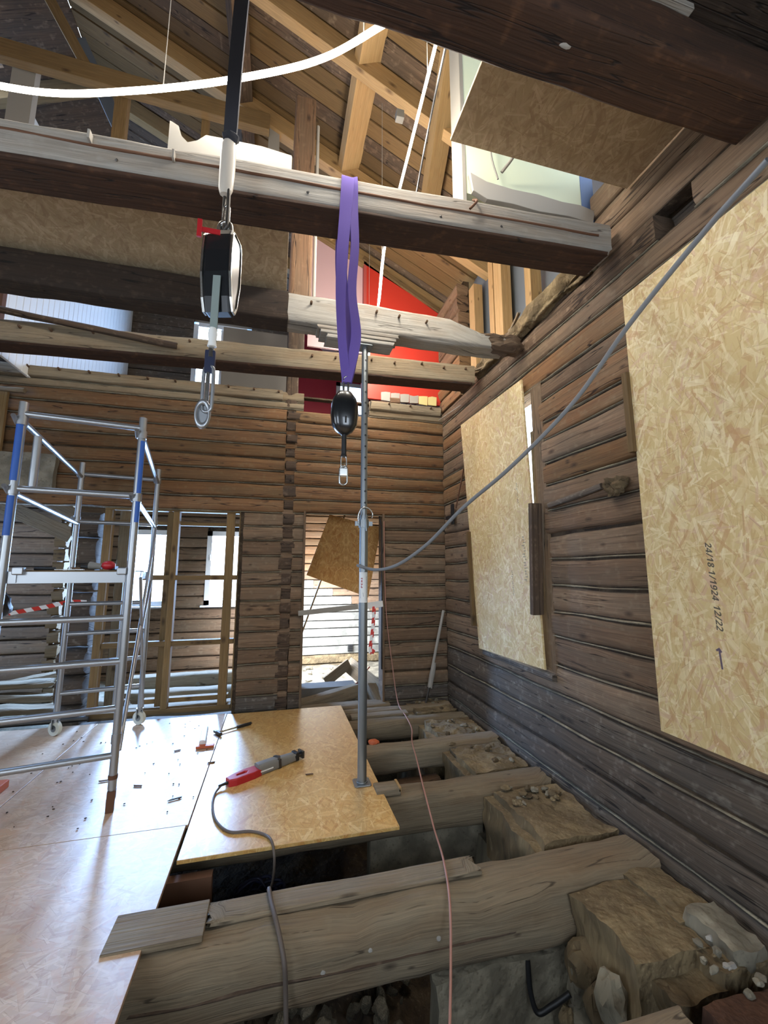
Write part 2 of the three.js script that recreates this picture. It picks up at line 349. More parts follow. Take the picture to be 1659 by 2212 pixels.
// logs lie along local x, their hewn faces near local z = 0 (room side +z); holes are {x0, x1, y0, y1}
function logWall(wall, ys, x0, x1, holes, mat, o = {}) {
  const { depth = 0.17, wob = 0.014, n = 4.6, step = 0.16, edge = 0.012, skip } = o, seed = rnd() * 90;
  const bound = (i) => (x) => ys[i] + ((i === 0 || i === ys.length - 1) ? 0.3 : 1) * (wob * 1.3 * noise(x * 0.45 + i * 9.1 + seed, i * 3.7) + wob * 0.5 * noise(x * 2.1 + i * 5.3, seed));
  for (let i = 0; i + 1 < ys.length; i++) {
    const b = bound(i), t = bound(i + 1), mid = (ys[i] + ys[i + 1]) / 2;
    let spans = [[x0, x1]];
    for (const h of holes) if (mid > h.y0 && mid < h.y1) spans = spans.flatMap(([a, c]) => h.x1 <= a || h.x0 >= c ? [[a, c]] : [[a, h.x0], [h.x1, c]].filter(([p, q]) => q - p > 0.03));
    for (const [a, c] of spans) {
      const H = ys[i + 1] - ys[i], zo = rr(-0.014, 0.006);
      const g = timber(a, c, H - edge, depth, { n, step, amp: o.amp ?? 0.007, yc: (x) => (b(x) + t(x)) / 2, zc: () => -depth / 2 + zo, hs: (x) => (t(x) - b(x) - edge) / (H - edge), ends: 0.008 });
      part('log', g, mat(i, (a + c) / 2, mid), wall);
      if (o.oakum && i && rnd() < 0.93) part('oakum_strip', timber(a, c, 0.011, 0.05, { n: 3, k: 8, step: 0.12, amp: 0.005, yc: (x) => b(x) + 0.001, zc: () => -0.036, ends: 0 }), M.oakum, wall);
    }
  }
}
// sheet with rectangular holes behind the logs: the oakum and boards that close the joints
function backing(wall, x0, x1, y0, y1, holes, z, thick, mat, name = 'chinking') {
  const g = extrude([[x0, y0], [x1, y0], [x1, y1], [x0, y1]], thick, 0, holes.map((h) => [[h.x0, h.y0], [h.x0, h.y1], [h.x1, h.y1], [h.x1, h.y0]]));
  g.translate(0, 0, z); grainUV(g, 0);
  part(name, g, mat, wall);
}

const shellPanel = (x0, x1, y0, y1, holes, thick) => grainUV(extrude([[x0, y0], [x1, y0], [x1, y1], [x0, y1]], thick, 0, holes.map(([a, b, c, d]) => [[a, c], [a, d], [b, d], [b, c]])), 0);
// right wall: local x = world z, local z = into the room
const wallRight = structure('wall_right');
wallRight.position.set(2.167, 0, 0); wallRight.rotation.y = -Math.PI / 2;
{
  const ys = [-0.62, -0.42, -0.22, -0.02, 0.17, 0.375, 0.6, 0.815, 1.033, 1.22, 1.445, 1.652, 1.866, 2.05, 2.265, 2.456, 2.66, 2.82, 3.02, 3.19, 3.38, 3.56, 3.745];
  const win = { x0: -4.12, x1: -3.02, y0: 0.72, y1: 3.2 }, win1 = { x0: -1.95, x1: -0.85, y0: 0.72, y1: 3.2 };
  const slot = { x0: -1.8, x1: -1.56, y0: 3.57, y1: 3.73 };
  const mat = (i, x, y) => y > 3.56 && x < -2.4 ? M.rot : y < 0.62 ? pick(M.low) : y < 2.35 ? pick(M.grey) : y < 3.55 ? (x > -1.2 || rnd() < 0.45 ? pick(M.grey) : pick(M.warm)) : pick(M.grey);
  logWall(wallRight, ys, -5.2, 1.9, [win, win1, slot], mat, { wob: 0.02, oakum: true });
  backing(wallRight, -5.3, 1.95, -0.7, 3.75, [win, win1, { x0: -1.81, x1: -1.55, y0: 3.56, y1: 3.74 }], -0.12, 0.09, M.chink);
  // weathered upper logs: towards the camera, and beyond the back wall
  logWall(wallRight, [3.745, 3.93, 4.12, 4.33], -2.28, 1.9, [], () => pick(M.grey), { wob: 0.016 });
  logWall(wallRight, [3.76, 3.95, 4.14, 4.35, 4.55, 4.76, 4.95, 5.15, 5.32], -8.1, -4.62, [], (i) => i < 3 ? pick(M.warm) : pick(M.far), { amp: 0.014 });
  backing(wallRight, -8.2, -4.66, 3.75, 5.4, [], -0.2, 0.08, M.chink);
  backing(wallRight, -2.24, 1.95, 3.75, 4.5, [], -0.2, 0.08, M.chink);
  backing(wallRight, -8.3, -5.2, -0.7, 3.75, [], -0.22, 0.08, M.skinOut, 'outer_panel');
  part('window_jamb', slab(-3.15, -3.0, 0.72, 3.2, -0.2, -0.012, 1), M.far[1], wallRight);
  part('window_jamb', slab(-4.15, -4.0, 0.72, 3.2, -0.2, -0.012, 1), M.far[1], wallRight);
  part('window_sill', at(timber(-4.16, -3.0, 0.06, 0.2, { n: 5, amp: 0.008 }), 0, 0.715, -0.07), M.low[0], wallRight);
  part('reveal_board', slab(-3.24, -3.1, 0.72, 2.82, -0.13, -0.05, 1), M.low[1], wallRight);
  part('window_lintel', slab(-4.16, -3.0, 3.17, 3.22, -0.19, -0.02, 0), M.far[0], wallRight);
  part('window_jamb', slab(-1.99, -1.94, 0.72, 3.2, -0.2, -0.02, 1), M.far[1], wallRight);
  part('window_jamb', slab(-0.86, -0.8, 0.72, 3.2, -0.2, -0.02, 1), M.far[1], wallRight);
  part('window_lintel', slab(-1.99, -0.8, 3.17, 3.22, -0.19, -0.02, 0), M.far[0], wallRight);
  part('slot_back', slab(-1.85, -1.52, 3.52, 3.78, -0.21, -0.165, 0), M.low[0], wallRight);
  // outer boarding of the second window: the hidden board covers it
  part('outer_panel', slab(-1.98, -0.8, 0.72, 3.2, -0.26, -0.2, 1), M.skinOut, wallRight);
}
// the two rotten top plates of the right wall between the upper logs
{
  const t = thing('wall_plate', 'rotten weathered timber lying along the top of the right log wall', 'beam');
  const g = timber(-4.75, -2.25, 0.19, 0.22, { n: 4, amp: 0.05, step: 0.06, k: 26, yc: (z) => 3.86 + 0.015 * Math.sin(z * 5) });
  part('timber_body', g.rotateY(-Math.PI / 2).translate(2.3, 0, 0), M.rot, t);
  part('split_face', timber(-4.1, -2.32, 0.13, 0.14, { n: 3, amp: 0.06, step: 0.05, k: 24 }).rotateY(-Math.PI / 2).translate(2.17, 3.8, 0), M.dirt, t);
  for (let i = 0; i < 12; i++) { const z = rr(-4.4, -2.5); part('splinter', oldBar(V(rr(2.1, 2.25), rr(3.72, 3.95), z), V(rr(2.08, 2.25), rr(3.72, 3.97), z + rr(0.3, 0.6)), rr(0.02, 0.05), rr(0.02, 0.04), { n: 3, k: 8, amp: 0.01, step: 0.05 }), pick([M.rot, M.dirt, M.joist[2]]), t); }
  const u = thing('wall_plate', 'straight new timber plate on top of the right wall under the yellow studs', 'beam');
  part('timber_body', slab(2.3, 2.42, 3.94, 4.05, -4.6, -2.2, 2, 0.004), M.pineOld[0], u);
}
const membraneWall = structure('trim_1');
part('membrane', slab(2.46, 2.5, 3.7, 5.6, -4.7, -2.2, 2), M.membrane, membraneWall);

// back wall: local axes are the world's, faces at z = -5.25
const wallBack = structure('wall_back');
wallBack.position.set(0, 0, -5.25);
const backHoles = [{ x0: -4.6, x1: -0.4, y0: -1, y1: 2.27 }, { x0: 0.335, x1: 1.322, y0: -0.2, y1: 2.29 }, { x0: 0.27, x1: 1.14, y0: 3.6, y1: 4.2 }, { x0: -5, x1: 0.27, y0: 3.79, y1: 4.2 }];
{
  const ys = [-0.62, -0.42, -0.22, -0.05, 0.13, 0.31, 0.48, 0.66, 0.85, 1.02, 1.2, 1.38, 1.55, 1.75, 1.93, 2.1, 2.28, 2.45, 2.63, 2.8, 2.96, 3.13, 3.3, 3.46, 3.62, 3.72, 3.86];
  const mat = (i, x, y) => y > 3.6 ? pick(M.joist) : y > 2.25 ? pick(M.warm) : y < 0.1 ? pick(M.low) : (x > 1.3 ? pick(M.grey) : pick([...M.grey, M.far[0]]));
  logWall(wallBack, ys, -4.5, 2.2, [...backHoles, { x0: 0.06, x1: 0.175, y0: -1, y1: 3.62 }], mat, { wob: 0.013, oakum: true });
  backing(wallBack, -4.5, 2.25, -0.62, 3.82, [{ x0: -4.45, x1: -0.44, y0: -0.6, y1: 2.29 }, { x0: 0.3, x1: 1.36, y0: -0.2, y1: 2.3 }, { x0: 0.27, x1: 1.14, y0: 3.61, y1: 3.8 }], -0.12, 0.09, M.chink);
  // cut ends of a cross wall: one dark block a course, set alternately deep and proud
  for (let i = 2; i < ys.length - 3; i++) {
    const cx = 0.118 + (ys[i] - 2) * 0.012 + rr(-0.012, 0.012), w = rr(0.125, 0.155), h = (ys[i + 1] - ys[i]) * rr(0.66, 0.84);
    part('log_end', at(timber(-w / 2, w / 2, h, 0.14, { n: 5, step: 0.05, amp: 0.012 }), cx, (ys[i] + ys[i + 1]) / 2 + rr(-0.015, 0.015), -0.075 + (i % 2 ? 0.012 : 0)), M.endGrain, wallBack);
    part('log_filler', at(timber(-0.075, 0.075, 0.1, 0.12, { n: 5, step: 0.06, amp: 0.008 }), 0.118 + (ys[i] - 2) * 0.012, ys[i + 1], -0.085), pick(ys[i] > 2.25 ? M.warm : M.grey), wallBack);
  }
  for (const x of [0.322, 1.335]) part('door_jamb', slab(x - 0.014, x + 0.014, -0.25, 2.3, -0.2, 0.012, 1, 0.002), M.far[1], wallBack);
  part('sill_log', at(timber(0.3, 1.4, 0.13, 0.22, { amp: 0.012 }), 0, -0.1, -0.02), M.joist[0], wallBack);
  part('sill_log', at(timber(-2.1, 0.4, 0.16, 0.2, { amp: 0.012 }), 0, -0.14, -0.1), M.low[0], wallBack);
}
// stub of a cross wall with rounded ends, left of the studs
const wallStub = structure('wall_stub');
for (let i = 0; i < 8; i++) part('log', timber(-0.13, 0.13, 0.29, 0.34, { n: 3, step: 0.05, amp: 0.012 }).translate(-2.1, -0.02 + i * 0.3, -5.5), i % 3 ? M.low[1] : M.low[2], wallStub);

// ------------------------------------------------------------------ rooms behind
const wallFar = structure('wall_far');
wallFar.position.set(0, 0, -8.1);
const farWins = [{ x0: -2.47, x1: -1.82, y0: 0.96, y1: 2.28 }, { x0: -1.23, x1: -0.56, y0: 0.96, y1: 2.28 }];
const upWins = [{ x0: -1.7, x1: -0.64, y0: 4.93, y1: 6.32 }, { x0: 1.06, x1: 1.74, y0: 4.68, y1: 5.42 }];
{
  logWall(wallFar, rowHeights(-0.5, 3.6, 0.2, 0.12), -6, 0.18, farWins, () => pick(M.far), { wob: 0.01 });
  backing(wallFar, -6, 2.3, -0.6, 3.7, farWins, -0.2, 0.08, M.chink);
  // lobby wall behind the doorway: narrow boards, whitewashed up to a slanting line left by a stair
  const ys = rowHeights(-0.3, 3.5, 0.155, 0.1);
  const line = (x) => 1.42 - (x - 0.45) * 0.42;
  for (let i = 0; i + 1 < ys.length; i++) {
    const mid = (ys[i] + ys[i + 1]) / 2, h = ys[i + 1] - ys[i], xs = 0.45 + (1.42 - mid) / 0.42;
    const cut = Math.max(0.16, Math.min(2.2, xs));
    if (mid > 0.05 && cut > 0.3) part('board', slab(0.18, cut, ys[i] + 0.008, ys[i + 1] - 0.008, -0.12, rr(-0.012, 0), 0, 0.012), M.limewash, wallFar);
    if (mid <= 0.05) part('board', at(timber(0.18, 2.2, h - 0.012, 0.13, { n: 5 }), 0, mid, -0.065), M.dirt, wallFar);
    else if (cut < 2.15) part('board', at(timber(Math.max(0.18, cut), 2.2, h - 0.012, 0.12, { n: 5, amp: 0.006 }), 0, mid, -0.065), mid > 1.5 ? pick(M.warm) : pick(M.far), wallFar);
  }
  // upper storey: dark boards to the left, painted boards behind the red room
  const yb = rowHeights(3.7, 7.6, 0.3, 0.1);
  for (let i = 0; i + 1 < yb.length; i++) {
    const mid = (yb[i] + yb[i + 1]) / 2; let spans = [[-4.6, 0.25]];
    if (mid > upWins[0].y0 && mid < upWins[0].y1) spans = [[-4.6, -1.7], [-0.64, 0.25]];
    for (const [a, b] of spans) part('wall_board', slab(a, b, yb[i] + 0.006, yb[i + 1] - 0.006, -0.06, rr(-0.008, 0), 0, 0.004), pick(M.low), wallFar);
  }
  backing(wallFar, -4.8, 2.5, 3.65, 8.2, upWins, -0.2, 0.1, M.skinOut, 'outer_panel');
  const red = extrude([[0.27, 3.7], [2.2, 3.7], [2.2, 4.7], [1.78, 5.1], [1.78, 5.45], [1.05, 5.82], [0.27, 6.5]], 0.04, 0, [[[1.06, 4.68], [1.06, 5.42], [1.74, 5.42], [1.74, 4.68]]]);
  part('painted_panel', red.translate(0, 0, -0.05), M.darkRed, wallFar);
  part('painted_panel', shellPanel(0.27, 2.3, 3.7, 8.2, [[1.06, 1.74, 4.68, 5.42]], 0.03).translate(0, 0, -0.1), M.redBounceWall, wallFar);
}
// windows with frames, bars and panes
function windowFrame(name, x0, x1, y0, y1, z, bars, mat = M.whitePaint, rot = 0) {
  const w = structure(name), f = 0.085;
  part('window_frame', merge([slab(x0, x0 + f, y0, y1, z - 0.05, z + 0.05), slab(x1 - f, x1, y0, y1, z - 0.05, z + 0.05), slab(x0, x1, y0, y0 + f, z - 0.05, z + 0.05), slab(x0, x1, y1 - f, y1, z - 0.05, z + 0.05)]), mat, w);
  for (const b of bars) part('glazing_bar', b[0] === 'h' ? slab(x0 + f, x1 - f, b[1] - 0.016, b[1] + 0.016, z - 0.02, z + 0.02) : slab(b[1] - 0.035, b[1] + 0.035, y0 + f, y1 - f, z - 0.04, z + 0.04), mat, w);
  part('window_sill', slab(x0 - 0.05, x1 + 0.05, y0 - 0.03, y0, z - 0.03, z + 0.13, 0, 0.006), mat, w);
  part('pane', slab(x0 + f, x1 - f, y0 + f, y1 - f, z - 0.062, z - 0.058), M.glass, w);
  return w;
}
for (const [i, h] of farWins.entries()) {
  const w = windowFrame('window_' + (i + 1), h.x0, h.x1, h.y0, h.y1, -8.15, [['h', 1.45]]);
  part('window_handle', rod(V(h.x0 + 0.06, 1.75, -8.09), V(h.x0 + 0.06, 1.85, -8.09), 0.008), M.steel, w);
}
windowFrame('window_3', -1.7, -0.64, 4.93, 6.32, -8.15, [['v', -1.17], ['h', 5.55]]);
windowFrame('window_4', 1.06, 1.74, 4.68, 5.42, -8.15, []);
// ground and bushes outdoors, seen through the far windows
const outdoors = structure('ground');
part('lawn', slab(-30, 30, -1.2, -1, -40, -8.6), new THREE.MeshStandardMaterial({ color: 0x5d7a3c, roughness: 1 }), outdoors);

// the room behind on the left: a nearer log wall with pale chopped ends
const wallNear = structure('wall_inner');
wallNear.position.set(0, 0, -6.9);
logWall(wallNear, rowHeights(-0.4, 2.9, 0.2, 0.12), -6, -3.02, [], () => pick(M.far), { wob: 0.012 });
for (let i = 0; i < 17; i++) part('log_end', at(timber(-0.07, 0.07, 0.17, 0.19, { n: 4, step: 0.05, amp: 0.016 }), -2.98 + rr(-0.02, 0.02), -0.3 + i * 0.19, -0.09), M.pineOld[3], wallNear);
backing(wallNear, -6, -3.03, -0.4, 3.5, [], -0.15, 0.06, M.chink);

// ------------------------------------------------------------------ outer shell: walls, floors and roof that close the place
const shell = (name, ...parts) => { const s = structure(name); for (const [n, g, m] of parts) part(n, g, m, s); return s; };
shell('wall_left', ['boarding', shellPanel(-5.2, 1.9, -0.7, 3.9, [[-1.2, 0.4, 1.25, 2.75]], 0.12).rotateY(-Math.PI / 2).translate(-4.2, 0, 0), M.far[0]]);
shell('wall_front', ['boarding', shellPanel(-4.4, 2.4, -0.7, 8.2, [[-2.85, -1.55, 1.2, 2.8], [0.25, 1.55, 1.2, 2.8]], 0.12).translate(0, 0, 1.95), M.far[0]]);
shell('wall_side', ['boarding', shellPanel(-8.2, -5.2, -0.7, 3.9, [[-6.7, -5.5, 0.95, 2.25]], 0.12).rotateY(-Math.PI / 2).translate(-5.95, 0, 0), M.far[1]], ['boarding', slab(-6.1, -4.2, -0.7, 3.9, -5.3, -5.2), M.far[1]]);
shell('wall_knee', ['boarding', slab(-4.75, -4.6, 3.7, 6.9, -8.3, 2.1), M.roofDark[0]]);
shell('floor_upper', ['slab', slab(-6.1, 2.3, 3.5, 3.6, -8.2, -5.4), M.roofDark[1]], ['slab', slab(-6.1, -3.4, 3.95, 4.0, -5.3, 2), M.roofDark[1]]);
shell('partition', ['board', shellPanel(-8.1, -5.43, -0.4, 3.5, [[-7.5, -6.3, 0.2, 1.8]], 0.06).rotateY(-Math.PI / 2).translate(0.2, 0, 0), M.far[1]]);  // opening made up to seat the added lobby light

// roof: rafters, boards running down the slope, purlins and ties
const roof = structure('ceiling');
const roofY = (x) => 5.36 + 0.5 * (2.167 - x);
{
  const A = V(2.6, roofY(2.6) + 0.24, 0), B = V(-2.5, roofY(-2.5) + 0.24, 0);
  let z = -8.3;
  while (z < 2) {
    const w = rr(0.13, 0.2), a = A.clone().setZ(z + w / 2), b = B.clone().setZ(z + w / 2);
    const up = rr(-0.004, 0.012); a.y += up; b.y += up;
    part('roof_board', bar(a, b, 0.025, w - rr(0.006, 0.016)), b.z > -5.6 && rnd() < 0.8 ? pick(M.roof) : pick(M.roofDark), roof);
    z += w;
  }
  part('roof_cover', bar(A.clone().add(V(0, 0.06, -3.2)), B.clone().add(V(0, 0.06, -3.2)), 0.05, 10.8), M.roofDark[0], roof);
  for (const zz of [-7.4, -6.4, -5.36, -4.3, -3.22, -2.1, -1.0, 0.2, 1.3]) {
    const a = V(2.5, roofY(2.5) + 0.1, zz), b = V(-2.5, roofY(-2.5) + 0.1, zz);
    part('rafter', bar(a, b, 0.19, zz === -3.22 ? 0.1 : 0.12), zz === -3.22 || zz === -4.3 ? M.pine[0] : pick(M.pineOld), roof);
    part('rafter', bar(V(-2.5, roofY(-2.5) + 0.1, zz), V(-4.7, roofY(-2.5) + 0.1 - 1.1, zz), 0.18, 0.12), pick(M.pineOld), roof);
  }
  part('collar_tie', bar(V(-3.3, 6.62, -4.22), V(-0.25, 6.52, -4.22), 0.2, 0.09), M.pineOld[0], roof);
  part('collar_tie', bar(V(-3.0, 7.0, -2.02), V(0.2, 6.5, -2.02), 0.2, 0.09), M.pineOld[1], roof);
  part('purlin', bar(V(0.66, roofY(0.66) + 0.16, -2.0), V(0.66, roofY(0.66) + 0.16, -6.3), 0.1, 0.24, -0.46), M.pine[1], roof);
  part('purlin', bar(V(1.2, 5.86, -2.3), V(1.6, 5.7, -4.2), 0.1, 0.2, -0.46), M.pineOld[2], roof);
  part('purlin', bar(V(-0.55, roofY(-0.55) + 0.12, 1), V(-0.55, roofY(-0.55) + 0.12, -6), 0.16, 0.16, -0.46), M.roofDark[1], roof);
  part('brace', bar(V(-2.55, 7.55, -4.3), V(-2.05, 6.65, -4.24), 0.1, 0.08), M.pineOld[2], roof);
  part('brace', bar(V(-2.35, 7.45, -4.6), V(-1.85, 6.4, -4.6), 0.14, 0.05), M.membrane, roof);
  for (const [x, h, m] of [[-2.62, 0.2, M.gypsum], [-1.75, 0.12, M.pineOld[0]], [-0.93, 0.07, M.pineOld[0]], [-0.2, 0.12, M.gypsum]]) part('post', slab(x - h / 2, x + h / 2, 5.7, 6.6, -4.36, -4.28, 1), m, roof);
  // left slope with a roof window
  const L = Math.hypot(2.3, 1.15);
  const g = grainUV(extrude([[0, -8.3], [L, -8.3], [L, 2.1], [0, 2.1]], 0.08, 0, [[[0.95, -5.15], [0.95, -4.1], [1.95, -4.1], [1.95, -5.15]]]), 0);
  g.rotateX(Math.PI / 2).scale(1, 1, 1);
  g.rotateZ(Math.atan(0.5) + Math.PI).translate(-2.5, roofY(-2.5) + 0.22, 0);
  part('roof_cover', g, M.roofDark[1], roof);
}
// white board wall of the upper room on the left
const wallWhite = structure('wall_white');
for (let i = 0; i < 30; i++) { const z0 = -8.08 + i * 0.115; part('panel_board', slab(-2.78, -2.75, 3.7, 6.5, z0, z0 + 0.111, 1, 0.005), M.whitePaint, wallWhite); }
part('rail', slab(-2.77, -2.72, 3.7, 6.5, -4.66, -4.6, 1), M.rust, wallWhite);

// red gable wall above the back wall
const wallRed = structure('wall_red');
part('painted_panel', extrude([[1.1, 3.9], [2.19, 3.9], [2.19, 5.32], [1.1, 5.93]], 0.04, 0).translate(0, 0, -5.34), M.redPaint, wallRed);
part('painted_panel', slab(1.06, 1.1, 3.9, 5.95, -5.46, -5.3), new THREE.MeshStandardMaterial({ color: 0xb0504a, roughness: 0.6 }), wallRed);
part('trim_board', bar(V(1.05, 6.0, -5.3), V(2.22, 5.35, -5.3), 0.06, 0.05), M.pineOld[3], wallRed);
part('switch_plate', slab(1.42, 1.55, 5.02, 5.13, -5.3, -5.285, 0, 0.004), M.white, wallRed);
for (let i = 0; i < 6; i++) { const x0 = 1.3 + i * 0.135; part('broken_panel', extrude([[x0, 3.86], [x0 + 0.12, 3.85 + rr(0, 0.03)], [x0 + 0.125, 3.98], [x0 + 0.06, 3.96 + rr(0, 0.03)], [x0, 3.97]], 0.015, 0.002).translate(0, 0, -5.24), i > 3 ? M.yellowWall : M.gypsum, wallRed); }
part('painted_panel', extrude([[0.3, 4.6], [1.06, 4.6], [1.06, 5.95], [0.9, 6.1], [0.3, 6.35]], 0.03, 0).translate(0, 0, -5.42), M.redBounceWall, wallRed);
part('sloping_ceiling_board', bar(V(0.2, 6.45, -5.36), V(1.08, 6.02, -5.36), 0.16, 0.05), M.pineOld[1], wallRed);

// painted partition on the ceiling beam at upper right
const wallGreen = structure('wall_green');
part('painted_panel', slab(1.16, 2.09, 4.1, 5.75, -2.44, -2.28), M.greenWall, wallGreen);
part('painted_panel', slab(2.09, 2.2, 4.1, 5.3, -2.44, -2.278), M.bluePaint, wallGreen);
part('end_board', slab(1.13, 1.16, 3.92, 5.75, -2.43, -2.27, 1, 0.004), new THREE.MeshStandardMaterial({ color: 0x8f8a80, roughness: 0.8 }), wallGreen);

// ------------------------------------------------------------------ floor of chipboard sheets
const floor = structure('floor');
function sheet(x0, x1, z0, z1, y = 0, parent = floor, turn = 0) {
  const g = grainUV(new RoundedBoxGeometry(x1 - x0, 0.022, z1 - z0, 1, 0.003), turn ? 2 : 0);
  return part('chipboard_sheet', g.translate((x0 + x1) / 2, y - 0.011, (z0 + z1) / 2), turn ? osbDustyMat : osbFloorMat, parent);
}
sheet(-0.468, 0.79, -5.12, -2.7, 0.001);
sheet(-1.72, -0.474, -5.15, -3.04, 0, floor, 1);
sheet(-2.95, -1.726, -5.15, -2.7, 0, floor, 1);
sheet(-4.15, -2.956, -5.15, -2.7, 0.001, floor, 1);
sheet(-1.73, -0.485, -3.034, -0.6, 0.002, floor, 1);
sheet(-2.95, -1.736, -2.694, -0.2, 0.001, floor, 1);
sheet(-4.15, -2.956, -2.694, -0.2, 0, floor, 1);
sheet(-1.73, -0.49, -0.594, 1.9, 0.001, floor, 1);
sheet(-4.15, -1.736, -0.194, 1.9, 0, floor, 1);
sheet(-0.484, 2.1, -0.9, 1.9, 0);
// crawl space under the floor
const crawl = structure('crawl_space');
{
  const g = new THREE.PlaneGeometry(6.6, 8.2, 120, 140).rotateX(-Math.PI / 2).translate(-1.05, -1.15, -1.7), p = g.attributes.position;
  for (let i = 0; i < p.count; i++) { const x = p.getX(i), z = p.getZ(i); p.setY(i, -1.25 + 0.5 * Math.exp(-((x - 0.18) ** 2 + (z + 3.15) ** 2) / 0.3) + 0.09 * noise(x * 2.5, z * 2.5) + 0.05 * noise(x * 8, z * 8) + 0.02 * noise(x * 22, z * 22)); }
  g.computeVertexNormals(); grainUV(g, 0);
  part('soil', g, M.soil, crawl);
  part('foundation_wall', slab(2.0, 2.4, -1.5, -0.5, -5.4, 1.9), M.plaster, crawl);
  part('foundation_wall', slab(-4.4, -4.2, -1.5, -0.1, -5.4, 1.9), M.plaster, crawl);
  part('foundation_wall', slab(-4.4, 2.4, -1.5, -0.3, -5.6, -5.3), M.plaster, crawl);
  part('foundation_wall', slab(-4.4, 2.4, -1.5, -0.1, 1.9, 2.0), M.plaster, crawl);
  const face = (pts, z0, z1, m) => { const h = extrude(pts, z1 - z0, 0.0); h.translate(0, 0, z0); return part('foundation_wall', grainUV(h, 0), m, crawl); };
  face([[1.42, -1.5], [2.1, -1.5], [2.1, -0.42], [1.56, -0.42], [1.5, -0.8]], -5.2, -1.0, M.plaster);
  part('foundation_wall', slab(0.72, 1.6, -1.5, -0.33, -3.32, -3.2), M.plasterPale, crawl);
  part('foundation_wall', rubbleBlock(0.8, 1.6, -1.5, -0.36, -2.24, -2.12, 40, 0.03), M.plaster, crawl);
  part('foundation_wall', slab(-1.5, -0.28, -1.4, -0.08, -2.72, -2.66, 1), M.rust, crawl);
}
// floor of the rooms behind
const floorBack = structure('floor_back');
{
  const g = new THREE.PlaneGeometry(8.4, 2.9, 110, 60).rotateX(-Math.PI / 2).translate(-1.85, -0.2, -6.8), p = g.attributes.position;
  for (let i = 0; i < p.count; i++) { const x = p.getX(i), z = p.getZ(i); p.setY(i, (x > 0.2 ? -0.16 : -0.22) + 0.06 * noise(x * 2.5, z * 2.5) + 0.03 * noise(x * 9, z * 9)); }
  g.computeVertexNormals(); grainUV(g, 0);
  part('rubble_bed', g, M.plasterPale, floorBack);
}

// ------------------------------------------------------------------ ceiling beams
function beam(label, x0, x1, y0, y1, z0, z1, mat, o = {}) {
  const t = thing('ceiling_beam', label, 'beam');
  const g = timber(x0, x1, y1 - y0, z1 - z0, { n: 7, k: 24, amp: 0.008, ...o });
  part('timber_body', g.translate(0, (y0 + y1) / 2, (z0 + z1) / 2), mat, t);
  return t;
}
const peg = (p, d, len, r, mat, parent) => part('peg', rod(p, p.clone().addScaledVector(d, len), r, 8), mat, parent);
{ // nearest beam
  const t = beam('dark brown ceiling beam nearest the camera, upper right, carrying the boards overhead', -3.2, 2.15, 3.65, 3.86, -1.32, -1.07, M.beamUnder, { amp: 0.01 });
  part('edge_board', slab(-3.0, 1.6, 3.86, 3.89, -1.36, -1.05, 0, 0.004), M.beam, t);
  part('knot', stone(0.03, 0.012, 0.012, 4, 1).translate(1.05, 3.652, -1.17), M.gypsum, t);
}
const BZ = (x) => -2.05 + 0.0588 * (x - 2);
{ // main grey beam
  const t = beam('thick grey weathered ceiling beam with a long crack, crossing the picture and holding the purple sling', -3.4, 2.09, 3.655, 3.87, -2.28, -2.05, M.beam, { amp: 0.007, zc: (x) => BZ(x) + 2.05 });
  // long split along the front face
  part('split', timber(-3.3, 2.0, 0.012, 0.02, { n: 3, k: 8, amp: 0.004, step: 0.08, yc: (x) => 3.775 - 0.012 * x * 0.5 + 0.006 * noise(x * 3), zc: (x) => BZ(x) - 0.002 }), M.rust, t);
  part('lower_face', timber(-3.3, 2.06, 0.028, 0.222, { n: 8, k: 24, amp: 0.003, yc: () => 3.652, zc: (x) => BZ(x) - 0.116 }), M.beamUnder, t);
  for (const [x, y] of [[-1.03, 3.82], [-0.62, 3.79]]) part('nail', slab(x - 0.006, x + 0.006, y - 0.03, y + 0.02, BZ(x) - 0.01, BZ(x) + 0.035, 1), M.beam, t);
  part('bent_nail', hose([[1.12, 3.87, -2.11], [1.13, 3.84, -2.08], [1.1, 3.79, -2.07], [1.08, 3.77, -2.08]], 0.008), M.rust, t);
  for (const x of [-1.5, -0.9, 0.1, 0.9, 1.3]) part('nail_head', stone(0.008, 0.008, 0.006, x, 1).translate(x, rr(3.68, 3.74), BZ(x) + 0.002), M.darkSteel, t);
}
